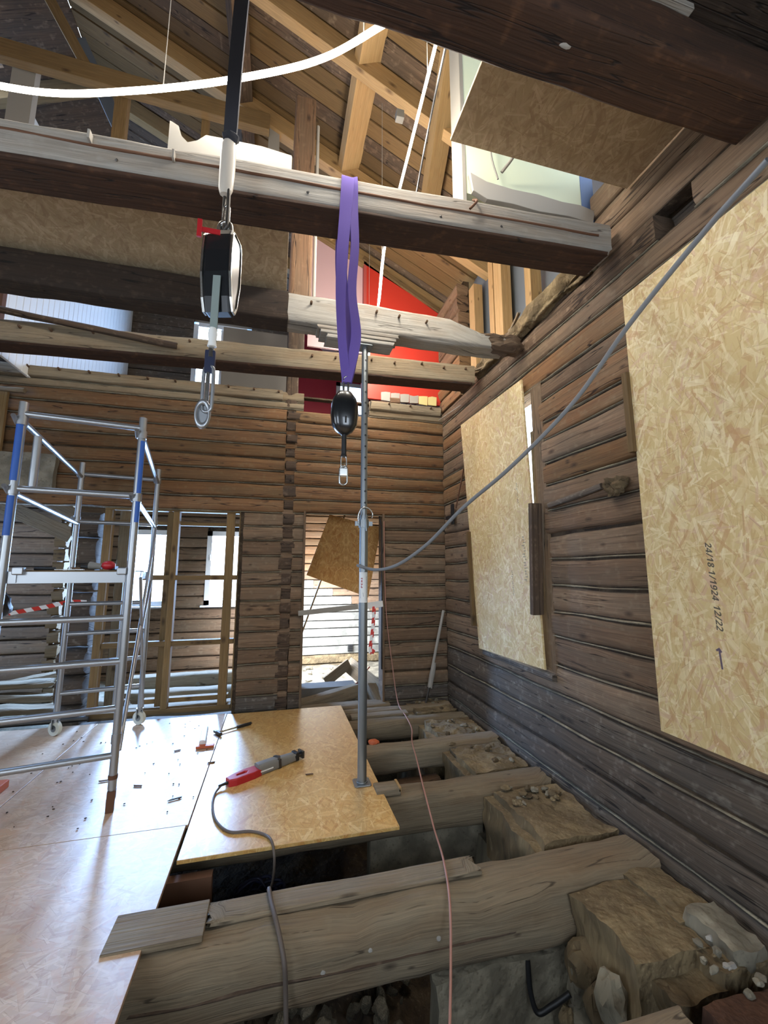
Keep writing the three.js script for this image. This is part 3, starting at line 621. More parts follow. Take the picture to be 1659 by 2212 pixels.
{ // broken beam
  const t = thing('ceiling_beam', 'grey ceiling beam with a splintered broken right end, propped by the steel post', 'beam');
  const hs = (x) => x < 1.45 ? 1 : x < 1.72 ? 1 - (x - 1.45) * 1.7 : 0.54 + 0.12 * noise(x * 9);
  part('shaded_length', at(timber(-3.4, 0.02, 0.262, 0.21, { n: 7, k: 24, amp: 0.008 }), 0, 3.69, -3.3), M.overhead, t);  // shade under the chipboard sheet put into a darker wood colour
  const g = timber(-0.1, 1.98, 0.25, 0.2, { n: 7, k: 26, amp: 0.01, step: 0.06, hs: (x) => hs(x), yc: (x) => 3.69 - (1 - hs(x)) * 0.1, zc: () => -3.3, ends: 0.08 });
  part('timber_body', g, M.beam, t);
  for (let i = 0; i < 9; i++) part('splinter', oldBar(V(1.35 + rr(0, 0.15), 3.66 + rr(0, 0.12), -3.24 + rr(-0.08, 0.03)), V(1.55 + rr(0, 0.5), 3.62 + rr(0, 0.14), -3.22 + rr(-0.08, 0.04)), rr(0.015, 0.035), rr(0.015, 0.03), { n: 3, k: 8, amp: 0.006, step: 0.05 }), pick([M.beam, M.rot]), t);
  part('rotten_end', stone(0.17, 0.09, 0.12, 7, 3, 0.6).translate(1.98, 3.64, -3.26), M.rot, t);
  for (const [x, y] of [[0.2, 3.73], [0.75, 3.74], [0.95, 3.73], [1.2, 3.72]]) peg(V(x, y, -3.2), V(0, 0, 1), 0.035, 0.01, M.beamBrown, t);
}
{ // packing boards under the broken beam
  for (const [x0, x1, y0, y1, l] of [[0.26, 0.95, 3.53, 3.565, 'upper'], [0.28, 0.92, 3.495, 3.53, 'middle'], [0.33, 0.9, 3.455, 3.495, 'lowest']]) solo('packing_board', at(timber(x0, x1, y1 - y0 - 0.003, 0.17, { n: 8, amp: 0.004 }), 0, (y0 + y1) / 2, -3.28), M.beam, `${l} grey packing board between the steel prop and the broken beam`, 'board');
}
{ // fourth beam
  const t = beam('pegged grey-brown ceiling beam farthest back, in front of the red wall', -3.6, 2.06, 3.62, 3.84, -4.21, -4.0, M.joist[2], { amp: 0.01, zc: (x) => 0.059 * (x - 1.9) });
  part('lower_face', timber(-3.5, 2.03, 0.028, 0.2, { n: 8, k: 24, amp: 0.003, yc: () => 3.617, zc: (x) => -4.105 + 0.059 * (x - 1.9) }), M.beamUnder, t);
  for (const x of [-2.35, -2.1, -1.75, -0.9, 0.28, 0.52, 0.9, 1.15, 1.45, 1.7, 1.95]) peg(V(x, 3.77 + rr(-0.02, 0.02), -4.01 + 0.059 * (x - 1.9)), V(0, 0.1, 1), 0.04, 0.011, M.beamBrown, t);
}
// top log of the back wall carries pegs too
for (const [n, x0, x1, y, l] of [['wall_plate', -3.3, 0.0, 3.81, 'pegged pale plate log on top of the back wall left of the posts'], ['wall_plate', 1.15, 2.15, 3.8, 'short pegged plate log on top of the back wall under the red wall']]) {
  const t = thing(n, l, 'beam');
  part('timber_body', at(timber(x0, x1, 0.13, 0.2, { amp: 0.01 }), 0, y - 0.03, -5.3), M.joist[2], t);
  for (let x = x0 + 0.25; x < x1 - 0.05; x += 0.3) peg(V(x, y - 0.005, -5.21), V(0, 0.15, 1), 0.05, 0.012, M.beamBrown, t);
}
solo('log_stub', at(timber(1.42, 1.56, 0.08, 0.14, { n: 4, step: 0.04, amp: 0.01 }), 0, 3.87, -5.28), M.beamBrown, 'small brown timber stub on the back wall below the red wall', 'beam');
// posts of the removed partition, one on each beam
for (const [y0, y1, z, w, l] of [[3.83, 5.9, -3.44, 0.19, 'tall brown post standing on the broken beam and reaching to the roof'], [3.82, 4.9, -4.2, 0.17, 'brown post standing on the pegged beam below the tall post'], [3.66, 4.9, -5.33, 0.16, 'dark post stub on top of the back wall beside the red room']]) {
  const t = thing('post', l, 'post');
  part('timber_body', timber(y0, y1, w, w, { n: 6, amp: 0.008 }).rotateZ(Math.PI / 2).translate(0.115, 0, z), z < -4 ? M.beamDark : M.beamBrown, t);
  if (z > -4) part('pipe', rod(V(0.235, 3.9, z + 0.02), V(0.235, 5.7, z + 0.02), 0.015), M.gypsum, t);
}
// ------------------------------------------------------------------ sheets and boards overhead
{
  const t = thing('ceiling_sheet', 'dull chipboard sheet lying on the beams at upper left', 'board');
  part('panel', grainUV(new RoundedBoxGeometry(3.4, 0.02, 1.28, 1, 0.003), 0).translate(-1.7, 3.885, -2.94), osbDullMat, t);
}
{
  const t = thing('ceiling_sheet', 'dull chipboard sheet overhead at upper right beside the painted partition', 'board');
  part('panel', grainUV(new RoundedBoxGeometry(1.25, 0.02, 0.72, 1, 0.003), 0).translate(1.52, 4.05, -1.58), osbDullMat, t);
  part('support_batten', slab(0.9, 2.1, 3.865, 4.04, -1.27, -1.2), M.beamDark, t);
}
{
  const t = structure('ceiling_front');
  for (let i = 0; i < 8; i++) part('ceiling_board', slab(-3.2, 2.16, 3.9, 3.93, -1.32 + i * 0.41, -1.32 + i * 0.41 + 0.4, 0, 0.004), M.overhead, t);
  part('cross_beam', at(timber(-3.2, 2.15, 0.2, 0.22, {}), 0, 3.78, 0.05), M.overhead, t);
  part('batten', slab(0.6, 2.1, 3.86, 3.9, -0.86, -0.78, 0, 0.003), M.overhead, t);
}
solo('plaster_flake', stone(0.04, 0.02, 0.03, 3, 1).translate(1.18, 3.9, -0.93), M.gypsum, 'small pale flake stuck to the boards overhead at the top right', 'debris');
solo('hanging_splinter', rod(V(1.92, 3.86, -0.86), V(2.02, 3.9, -0.82), 0.008), M.gypsum, 'short pale splinter at the top right edge of the ceiling', 'debris');
{
  const t = thing('plasterboard', 'torn grey plasterboard strip standing on the main grey beam behind the black strap', 'board');
  const pts = [[-0.7, 3.86], [0.0, 3.86], [0.0, 4.11], [-0.18, 4.125], [-0.3, 4.12], [-0.42, 4.115], [-0.5, 4.11], [-0.545, 4.06], [-0.6, 4.03], [-0.64, 4.07], [-0.66, 4.13], [-0.7, 4.15]];
  part('grey_face', extrude(pts, 0.012, 0.0005).translate(0, 0.03, -2.36), M.gypsum, t);
  part('torn_edge', extrude(pts.map(([x, y]) => [x + 0.004, y > 3.9 ? y + 0.008 + rr(0, 0.006) : y]), 0.006, 0.0005).translate(0, 0.03, -2.368), M.gypsum, t);
}
{ // ragged lath below the painted partition
  const pts = [[1.2, 4.1], [1.3, 4.06], [1.5, 4.07], [1.7, 4.06], [1.95, 4.08], [2.15, 4.07], [2.17, 4.17], [2.05, 4.19], [1.9, 4.18], [1.7, 4.19], [1.5, 4.18], [1.3, 4.19], [1.18, 4.23]];
  solo('torn_plaster_strip', grainUV(extrude(pts, 0.03, 0.003).translate(0, 0, -2.28), 0), M.gypsum, 'torn pale strip of plaster hanging below the green painted partition', 'plaster');
  const t = thing('mortar_lump', 'dark ragged lump of mortar where the painted partition meets the grey beam', 'debris');
  for (let i = 0; i < 6; i++) part('clod', stone(0.07, 0.045, 0.05, i * 3.1, 2, 0.5).translate(1.2 + i * 0.16, 3.97 + (i % 2) * 0.02, -2.29), M.soil, t);
}
{ // studs on the right wall's plate
  for (const [z0, z1, y0, y1, l] of [[-4.5, -4.36, 3.98, 5.15, 'farthest yellow timber stud on the right wall plate'], [-4.0, -3.9, 4.06, 5.15, 'middle pair of yellow timber studs, the thin pale one'], [-3.88, -3.72, 4.06, 5.15, 'middle pair of yellow timber studs, the wide one'], [-3.3, -3.2, 4.06, 5.15, 'nearest yellow timber stud above the right wall plate']])
    solo('wall_stud', slab(2.28, 2.4, y0, y1, z0, z1, 1, 0.003), pick(M.pine), l, 'stud');
}

// ------------------------------------------------------------------ light strips
function ledStrip(label, pts, width, lamps, power) {
  const t = thing('led_light_strip', label, 'light');
  const c = new THREE.CatmullRomCurve3(pts.map((p) => V(...p)), false, 'centripetal'), n = 26;
  const glow = new THREE.MeshStandardMaterial({ color: 0xffffff, emissive: 0xfff4e2, emissiveIntensity: 9, roughness: 0.4 });
  const tube = new THREE.MeshPhysicalMaterial({ color: 0xf4f2ea, roughness: 0.4, transmission: 0.4, thickness: 0 });
  const seg = 10;
  for (let i = 0; i < seg; i++) {
    const q = []; for (let k = 0; k <= 4; k++) q.push(c.getPoint((i + k / 4) / seg));
    const l = part('light_section', ribbon(q.map((p) => p.toArray()), width, width * 0.45, V(0, 0.4, 1)), glow, t);
    l.castShadow = false;
  }
  for (const f of [0.08, 0.55, 0.95]) { const p = c.getPoint(f); part('hanger', rod(p, V(p.x, roofY(p.x) + 0.2, p.z), 0.0025, 6), M.gypsum, t); }
  for (let i = 0; i < lamps; i++) {
    const p = c.getPoint((i + 0.5) / lamps);
    const l = new THREE.PointLight(0xfff6e8, power * LED_POWER, 0, 2);
    l.position.copy(p).add(V(0, -0.03, 0)); l.castShadow = true; l.shadow.radius = 4; l.name = 'led_light'; scene.add(l);
  }
}
ledStrip('bright curved LED light strip sagging across the upper left below the roof', [[0.47, 4.36, -1.7], [0.155, 4.35, -1.937], [-0.323, 4.35, -2.161], [-0.882, 4.35, -2.364], [-1.415, 4.35, -2.512], [-1.9, 4.37, -2.57]], 0.03, 6, 1.3);
ledStrip('straight LED light strip running back over the beams towards the red wall', [[0.74, 4.42, -1.66], [0.77, 4.4, -2.2], [0.8, 4.4, -2.7], [0.83, 4.4, -3.22], [0.97, 4.4, -4.05], [1.06, 4.4, -4.85], [1.11, 4.4, -5.2]], 0.036, 7, 3.0);
solo('light_cable', hose([[0.79, 4.4, -1.7], [0.83, 4.4, -2.0], [0.89, 4.4, -2.4], [0.94, 4.4, -2.7], [1.0, 4.4, -3.1]], 0.007), M.black, 'thin black cable beside the straight LED strip', 'cable');
solo('junction_box', slab(0.88, 0.95, 5.5, 5.58, -3.05, -2.99, 1, 0.004), M.greyPanel, 'small grey junction box on the roof timber behind the black cable', 'box');
solo('hanging_wire', hose([[1.27, 5.1, -2.2], [1.29, 4.7, -2.2], [1.33, 4.35, -2.22], [1.37, 4.2, -2.22]], 0.006), M.rubberGrey, 'thin wire hanging down the white end of the painted partition', 'cable');
solo('cable_stub', hose([[1.4, 4.26, -2.22], [1.45, 4.32, -2.15], [1.5, 4.42, -2.05], [1.51, 4.5, -2.0]], 0.011), M.rubberGrey, 'short grey cable end poking up in front of the green wall', 'cable');

// ------------------------------------------------------------------ black strap with sleeve and fall arrester
{
  const t = thing('lifting_strap', 'black lifting strap hanging from the roof with a pale taped sleeve and shackle', 'strap');
  part('strap_band', ribbon([[-0.23, 6.36, -2.0], [-0.27, 5.2, -1.97], [-0.285, 4.6, -1.95], [-0.298, 4.1, -1.95], [-0.302, 3.76, -1.95], [-0.302, 3.7, -1.95]], (x) => 0.084 - 0.024 * x, 0.014, V(1, 0, 0.25)), M.strap, t);
  part('knot', stone(0.04, 0.03, 0.03, 5, 2, 0.3).translate(-0.3, 3.71, -1.945), M.strap, t);
  const sl = [[0, 0.026], [0.03, 0.036], [0.1, 0.038], [0.2, 0.037], [0.28, 0.034], [0.31, 0.024]].map(([y, r], i) => { const q = []; for (let k = 0; k < 14; k++) { const a = -k / 14 * 6.283; q.push(V(-0.304 - i * 0.0012 + Math.cos(a) * r * (1 + 0.1 * noise(i, k)), 3.7 - y, -1.95 + Math.sin(a) * r * 0.75)); } return q; });
  part('sleeve', loft(sl.reverse()), M.sleeve, t);
  const link = (cx, y0, y1, z, w, r, turn, m = M.steel) => { const p = []; for (let i = 0; i < 16; i++) { const a = i / 16 * 6.283, h = (y0 - y1) / 2 - w, yy = Math.sin(a) * w + (Math.sin(a) > 0 ? h : -h); p.push(V(cx + Math.cos(a) * w * Math.cos(turn), (y0 + y1) / 2 + yy, z + Math.cos(a) * w * Math.sin(turn))); } return hose(p, r, 48, 8, true); };
  part('shackle', link(-0.302, 3.42, 3.2, -1.95, 0.017, 0.009, 0.9, M.darkSteel), M.darkSteel, t);
  part('link', link(-0.298, 3.33, 3.2, -1.95, 0.012, 0.007, 0.3), M.steel, t);

  const u = thing('fall_arrester', 'larger dark fall arrester block with steel frame, red tag and hook, on the black strap', 'safety block');
  part('eye', link(-0.3, 3.24, 3.12, -1.95, 0.03, 0.01, 0.2), M.steel, u);
  const out = (s) => [[-0.05, 0.02], [-0.035, 0.045], [0.035, 0.045], [0.05, 0.02], [0.054, -0.06], [0.054, -0.17], [0.03, -0.3], [0.012, -0.335], [-0.012, -0.335], [-0.034, -0.28], [-0.056, -0.17], [-0.056, -0.06]].map(([x, y]) => [x * s, y * (s > 1 ? 1.02 : 1)]);
  const turn = 1.3, put = (g) => g.rotateY(turn).translate(-0.304, 3.1, -1.95);
  part('housing', put(extrude(out(0.86), 0.1, 0.016, [], 4).translate(0, 0, -0.05)), M.blackGloss, u);
  part('side_plate', put(extrude(out(1.05), 0.004, 0.003, [], 2).translate(0, 0, 0.058)), M.blackGloss, u);
  part('steel_frame', put(extrude(out(1.1), 0.006, 0.003, [out(0.98)], 2).translate(0, 0, -0.072)), M.steel, u);
  part('steel_frame', put(extrude(out(1.1), 0.006, 0.003, [out(0.98)], 2).translate(0, 0, 0.062)), M.steel, u);
  const tagp = part('red_tag', merge([slab(-0.41, -0.39, 3.08, 3.17, -1.885, -1.875), slab(-0.395, -0.31, 3.11, 3.135, -1.885, -1.88)]), M.red, u);
  tagp.userData.label = 'red plastic tag';
  part('webbing', ribbon([[-0.312, 2.9, -1.88], [-0.316, 2.78, -1.9], [-0.322, 2.62, -1.93], [-0.322, 2.58, -1.93]], 0.034, 0.006, V(1, 0, 0.25)), M.webbing, u);
  part('wrap', loft([0, 1, 2, 3].map((i) => { const q = []; for (let k = 0; k < 12; k++) { const a = k / 12 * 6.283; q.push(V(-0.322 + Math.cos(a) * (0.016 + 0.005 * (i % 2)), 2.66 - i * 0.03, -1.92 + Math.sin(a) * 0.014)); } return q; })), M.white, u);
  part('swivel', at(new THREE.CylinderGeometry(0.012, 0.015, 0.06, 14), -0.325, 2.55, -1.93), M.steel, u);
  part('stitched_loop', at(box(0.045, 0.11, 0.022, 1, 0.006), -0.328, 2.5, -1.93), M.cableBlue, u);
  part('hook_frame', link(-0.33, 2.48, 2.26, -1.93, 0.022, 0.008, 0.35), M.alu, u);
  part('hook_gate', rod(V(-0.332, 2.45, -1.93), V(-0.332, 2.3, -1.93), 0.009), M.steel, u);
  const hk = new THREE.TorusGeometry(0.045, 0.012, 10, 26); hk.scale(0.62, 1.25, 1).translate(-0.345, 2.25, -1.93);
  part('hook', hk, M.alu, u);
  part('hook_plate', at(new THREE.CylinderGeometry(0.034, 0.034, 0.008, 20).rotateX(Math.PI / 2).scale(0.75, 1.5, 1), -0.345, 2.25, -1.942), M.alu, u);
}
// ------------------------------------------------------------------ purple sling and second arrester
{
  const t = thing('round_sling', 'purple textile sling looped over the main grey beam', 'sling');
  const X = 0.32;
  part('sling_band', ribbon([[X + 0.005, 2.56, -2.04], [X - 0.02, 2.75, -2.045], [X - 0.035, 3.05, -2.05], [X - 0.03, 3.35, -2.055], [X - 0.015, 3.6, -2.06], [X - 0.005, 3.8, -2.06], [X, 3.876, -2.09], [X + 0.005, 3.882, -2.2], [X + 0.01, 3.876, -2.3], [X + 0.01, 3.8, -2.33], [X, 3.6, -2.33], [X, 3.3, -2.26], [X + 0.03, 2.95, -2.15], [X + 0.035, 2.7, -2.08], [X + 0.005, 2.56, -2.05]], (q) => 0.074 - 0.026 * Math.exp(-((q - 0.06) ** 2) / 0.01) - 0.02 * Math.exp(-((q - 0.97) ** 2) / 0.01), 0.008, (q) => V(1, 0, 0.25 + 0.5 * Math.sin(q * 9))), M.purple, t);
  part('sling_band', ribbon([[X, 2.56, -2.035], [X + 0.035, 2.72, -2.03], [X + 0.05, 2.85, -2.035], [X + 0.025, 3.1, -2.04], [X + 0.04, 3.4, -2.05], [X + 0.03, 3.65, -2.055], [X + 0.028, 3.82, -2.062], [X + 0.03, 3.885, -2.1], [X + 0.03, 3.888, -2.3]], 0.055, 0.007, (q) => V(1, 0, 0.5 * Math.cos(q * 7))), M.purple, t);
  t.position.set(0.01, 0.0, -0.069);
  const u = thing('fall_arrester', 'smaller black fall arrester block with snap hook, hanging from the purple sling', 'safety block');
  const link = (cx, y0, y1, z, w, r, turn) => { const p = []; for (let i = 0; i < 16; i++) { const a = i / 16 * 6.283, h = (y0 - y1) / 2 - w, yy = Math.sin(a) * w + (Math.sin(a) > 0 ? h : -h); p.push(V(cx + Math.cos(a) * w * Math.cos(turn), (y0 + y1) / 2 + yy, z + Math.cos(a) * w * Math.sin(turn))); } return hose(p, r, 48, 8, true); };
  part('eye', link(0.318, 2.58, 2.48, -2.04, 0.012, 0.006, 0.4), M.steel, u);
  const prof = [[0.008, 0.0], [0.034, -0.008], [0.06, -0.045], [0.071, -0.08], [0.074, -0.135], [0.066, -0.195], [0.044, -0.228], [0.018, -0.245], [0.014, -0.25]];
  part('housing', loft(prof.map(([r, y]) => { const q = []; for (let k = 0; k < 20; k++) { const a = k / 20 * 6.283, e = 0.7; q.push(V(0.312 + Math.sign(Math.cos(a)) * Math.pow(Math.abs(Math.cos(a)), e) * r, 2.5 + y, -2.04 + Math.sign(Math.sin(a)) * Math.pow(Math.abs(Math.sin(a)), e) * r * 0.72)); } return q; })), M.blackGloss, u);
  part('seam_band', loft([-0.075, -0.195].map((y) => { const q = []; for (let k = 0; k < 4; k++) { const a = k / 4 * 6.283 + 0.785; q.push(V(0.312 + Math.cos(a) * 0.006, 2.5 + y, -1.992 + Math.sin(a) * 0.004)); } return q; })), M.black, u);
  part('line_guard', loft([[0.013, 2.26], [0.013, 2.15], [0.015, 2.148], [0.016, 2.14], [0.016, 2.135]].map(([r, y]) => { const q = []; for (let k = 0; k < 12; k++) { const a = k / 12 * 6.283; q.push(V(0.312 + Math.cos(a) * r, y, -2.04 + Math.sin(a) * r)); } return q; })), M.black, u);
  part('swivel_link', link(0.312, 2.14, 2.075, -2.04, 0.014, 0.004, 0.1), M.steel, u);
  part('snap_hook', link(0.311, 2.085, 1.985, -2.04, 0.019, 0.0055, 0.15), M.steel, u);
  part('hook_sleeve', slab(0.288, 0.334, 2.03, 2.075, -2.05, -2.03, 1, 0.005), M.steel, u);
  u.position.set(0.01, 0.012, -0.069);
}
// ------------------------------------------------------------------ steel prop
const PX = 0.668, PZ = -3.27;
{
  const t = thing('steel_prop', 'galvanised telescopic steel prop standing on the chipboard under the broken beam', 'prop');
  const cyl = (r, y0, y1, seg = 24) => new THREE.CylinderGeometry(r, r, y1 - y0, seg).translate(PX, (y0 + y1) / 2, PZ);
  part('outer_tube', cyl(0.034, 0.012, 2.0), M.galv, t);
  part('collar', merge([cyl(0.042, 1.9, 1.965), slab(PX - 0.07, PX - 0.04, 1.915, 1.95, PZ - 0.012, PZ + 0.012), slab(PX + 0.04, PX + 0.07, 1.915, 1.95, PZ - 0.012, PZ + 0.012)]), M.galv, t);
  part('inner_tube', cyl(0.027, 1.99, 3.45), M.galv, t);
  for (let i = 0; i < 14; i++) part('pin_hole', new THREE.CylinderGeometry(0.0085, 0.0085, 0.006, 10).rotateX(Math.PI / 2).translate(PX + 0.004, 2.1 + i * 0.094, PZ + 0.0262), M.black, t);
  part('pin', hose([[PX - 0.045, 1.93, PZ + 0.03], [PX - 0.05, 2.0, PZ + 0.04], [PX - 0.02, 2.055, PZ + 0.05], [PX + 0.03, 2.05, PZ + 0.05], [PX + 0.062, 2.01, PZ + 0.045], [PX + 0.058, 1.975, PZ + 0.045]], 0.0065), M.steel, t);
  part('pin', hose([[PX + 0.01, 2.0, PZ + 0.045], [PX + 0.008, 1.96, PZ + 0.048], [PX + 0.012, 1.87, PZ + 0.048]], 0.007), M.galv, t);
  const plate = extrude([[-0.06, -0.05], [-0.05, -0.06], [0.05, -0.06], [0.06, -0.05], [0.06, 0.05], [0.05, 0.06], [-0.05, 0.06], [-0.06, 0.05]], 0.007, 0.002, [[-0.045, -0.045], [0.045, -0.045], [0.045, 0.045], [-0.045, 0.045]].map(([a, b]) => [0, 1, 2, 3, 4, 5].map((k) => [a + 0.008 * Math.cos(-k * 1.047), b + 0.008 * Math.sin(-k * 1.047)])));
  part('base_plate', plate.clone().rotateX(-Math.PI / 2).translate(PX, 0.004, PZ), M.galv, t);
  part('weld', new THREE.TorusGeometry(0.036, 0.006, 6, 20).rotateX(Math.PI / 2).translate(PX, 0.016, PZ), M.galv, t);
  part('head_plate', plate.clone().rotateX(-Math.PI / 2).translate(PX, 3.445, PZ), M.galv, t);
  const c = document.createElement('canvas'); c.width = 256; c.height = 384; const x = c.getContext('2d');
  x.fillStyle = '#e6e8e6'; x.fillRect(0, 0, 256, 384);
  x.save(); x.translate(112, 205); x.rotate(-Math.PI / 2); x.fillStyle = '#a02028'; x.font = 'bold 62px sans-serif'; x.fillText('PERI', 0, 0); x.restore();
  x.fillStyle = '#555'; for (let i = 0; i < 34; i++) x.fillRect(206, 60 + i * 9, 16 - (i * 7) % 9, 5);
  x.strokeStyle = '#345'; x.lineWidth = 6; x.beginPath(); x.moveTo(40, 220); x.lineTo(48, 300); x.lineTo(60, 330); x.stroke();
  x.beginPath(); x.moveTo(120, 260); x.lineTo(134, 310); x.stroke();
  const tx = new THREE.CanvasTexture(c); tx.colorSpace = THREE.SRGBColorSpace; tx.magFilter = THREE.LinearFilter;
  const a0 = Math.atan2(-PX, -PZ);
  const st = part('sticker', new THREE.CylinderGeometry(0.0346, 0.0346, 0.235, 24, 1, true, a0 - 1.2, 2.4).translate(PX, 1.43, PZ), new THREE.MeshStandardMaterial({ map: tx, roughness: 0.4, side: THREE.DoubleSide }), t);
  st.userData.label = 'white maker sticker with red lettering';
}
// ------------------------------------------------------------------ aluminium scaffold tower
{
  const t = thing('scaffold_tower', 'aluminium rolling scaffold tower with blue taped posts on the chipboard floor', 'scaffold');
  const W = -0.7, D = -1.73, r = 0.0255;
  const P = (n, x, y0, y1, z, m = M.alu) => part(n, rod(V(x, y0, z), V(x, y1, z), r, 18), m, t);
  const posts = [];
  for (const [x, z, y0] of [[0, 0, 0.14], [W, 0, 0.14], [0, D, 0.12], [W, D, 0.12]]) posts.push(P('post', x, y0, 2.68, z));
  const rung = (x0, x1, y, z, rad = 0.021) => part('rung', rod(V(x0, y, z), V(x1, y, z), rad), M.alu, t);
  for (const y of [0.345, 0.64, 0.945, 1.235, 2.09, 2.6]) rung(0, W, y, 0);
  for (const y of [0.38, 0.66, 0.94, 1.23, 2.06, 2.56]) rung(-0.02, W, y, D);
  part('ladder_post', rod(V(-0.23, 0.2, D), V(-0.23, 1.5, D), 0.018), M.alu, t);
  for (const x of [0, W]) for (const y of [2.55, 2.06]) part('guard_rail', rod(V(x, y, 0), V(x, y - 0.02, D), 0.02), M.alu, t);
  part('guard_post', rod(V(-0.61, 2.11, -0.02), V(-0.61, 2.46, -0.02), 0.024), M.alu, t);
  for (const [x, z] of [[0, 0], [W, 0], [0, D], [W, D]]) for (const y of [2.55, 2.08]) {
    part('coupler', merge([new THREE.CylinderGeometry(0.032, 0.032, 0.06, 16).translate(x, y, z), new THREE.CylinderGeometry(0.014, 0.014, 0.09, 10).rotateX(1.2).translate(x - 0.03, y, z + 0.02)]), M.alu, t);
  }
  for (const [x, y0, y1] of [[0.006, 1.9, 2.5], [W - 0.002, 2.14, 2.52], [W - 0.002, 1.78, 2.04]]) part('blue_tape', new THREE.CylinderGeometry(r + 0.0012, r + 0.0012, y1 - y0, 16, 1, true, -0.9, 1.7).translate(x, (y0 + y1) / 2, 0), M.blueTape, t);
  part('blue_tape', new THREE.CylinderGeometry(0.0222, 0.0222, 0.42, 12, 1, true, 1.9, 1.6).rotateZ(Math.PI / 2).translate(-0.4, 2.09, 0), M.blueTape, t);
  // platform
  part('platform_deck', slab(W + 0.06, -0.06, 1.545, 1.56, D + 0.05, -0.05, 2, 0.003), M.pineOld[3], t);
  part('platform_frame', merge([slab(W + 0.02, -0.02, 1.475, 1.55, -0.06, -0.01), slab(W + 0.02, -0.02, 1.475, 1.55, D, D + 0.05), slab(W + 0.03, W + 0.07, 1.48, 1.55, D, 0), slab(-0.07, -0.03, 1.48, 1.55, D, 0)]), M.alu, t);
  for (const x of [-0.05, -0.62]) part('platform_claw', slab(x - 0.03, x + 0.03, 1.53, 1.58, -0.03, 0.03, 1, 0.008), M.alu, t);
  for (const [a, b] of [[V(0.012, 0.4, -0.03), V(0.012, 1.45, D + 0.05)], [V(0.02, 0.36, -0.03), V(0.02, 2.0, D + 0.05)]]) part('diagonal_brace', rod(a, b, 0.013), M.alu, t);
  part('diagonal_brace', rod(V(0.03, 0.2, D + 0.1), V(0.03, 1.5, -0.4), 0.012), M.alu, t);
  for (const [x, z] of [[0, 0], [W, 0]]) {
    part('spigot', rod(V(x, 0.42, z), V(x, 0.48, z), 0.03), M.alu, t);
    part('leg', rod(V(x, 0.1, z), V(x, 0.22, z), 0.021), M.alu, t);
    part('clamp', rod(V(x, 0.2, z), V(x, 0.225, z), 0.029), M.rust, t);
    part('foot', merge([slab(x - 0.024, x + 0.024, 0.075, 0.13, z - 0.024, z + 0.024), slab(x - 0.026, x + 0.02, 0.0, 0.085, z - 0.02, z + 0.02)]), M.rust, t);
  }
  for (const [x, z] of [[0, D], [W, D]]) {
    const c = new THREE.Group(); c.name = 'castor'; t.add(c);
    part('fork', merge([slab(x - 0.03, x - 0.022, 0.06, 0.16, z - 0.03, z + 0.03), slab(x + 0.022, x + 0.03, 0.06, 0.16, z - 0.03, z + 0.03), slab(x - 0.03, x + 0.03, 0.15, 0.162, z - 0.03, z + 0.03)]), M.galv, c);
    part('wheel', new THREE.CylinderGeometry(0.065, 0.065, 0.036, 28).rotateZ(Math.PI / 2).rotateY(0.9).translate(x, 0.066, z), M.wheel, c);
    part('hub', new THREE.CylinderGeometry(0.03, 0.03, 0.042, 18).rotateZ(Math.PI / 2).rotateY(0.9).translate(x, 0.066, z), M.galv, c);
  }
  t.position.set(-0.997, 0, -3.32); t.rotation.y = THREE.MathUtils.degToRad(10.5);
  // tools lying on the platform
  const on = (x, y, z) => V(x, y, z).applyAxisAngle(V(0, 1, 0), t.rotation.y).add(t.position);
  const d = thing('cordless_drill', 'red and grey power tool lying on the scaffold platform', 'tool');
  const p = on(-0.2, 1.595, -0.12);
  part('motor_body', new THREE.SphereGeometry(0.034, 18, 12).scale(1.3, 0.95, 1).translate(p.x + 0.05, p.y, p.z), M.red, d);
  part('gear_head', new THREE.CylinderGeometry(0.026, 0.02, 0.08, 16).rotateZ(1.45).translate(p.x - 0.03, p.y - 0.004, p.z), M.rubberGrey, d);
  part('chuck', new THREE.CylinderGeometry(0.014, 0.01, 0.06, 12).rotateZ(1.45).translate(p.x - 0.09, p.y - 0.012, p.z), M.black, d);
  part('handle', slab(p.x + 0.05, p.x + 0.09, p.y - 0.033, p.y - 0.003, p.z - 0.08, p.z, 2, 0.006), M.black, d);
  const b = on(-0.45, 1.57, -0.08);
  const k = thing('pry_bar', 'dark bar with a shiny blade lying on the scaffold platform', 'tool');
  part('handle', rod(V(b.x - 0.12, b.y, b.z), V(b.x, b.y, b.z), 0.01), M.black, k);
  part('blade', slab(b.x, b.x + 0.17, b.y - 0.008, b.y - 0.003, b.z - 0.012, b.z + 0.012), M.steel, k);
  const w = on(-0.28, 1.575, -0.16);
  solo('wood_wedge', oldBar(V(w.x - 0.1, w.y - 0.004, w.z), V(w.x + 0.08, w.y + 0.004, w.z), 0.02, 0.05, { n: 4, k: 10, amp: 0.003 }), M.beamBrown, 'brown wooden offcut beside the power tool on the scaffold', 'wood');
}

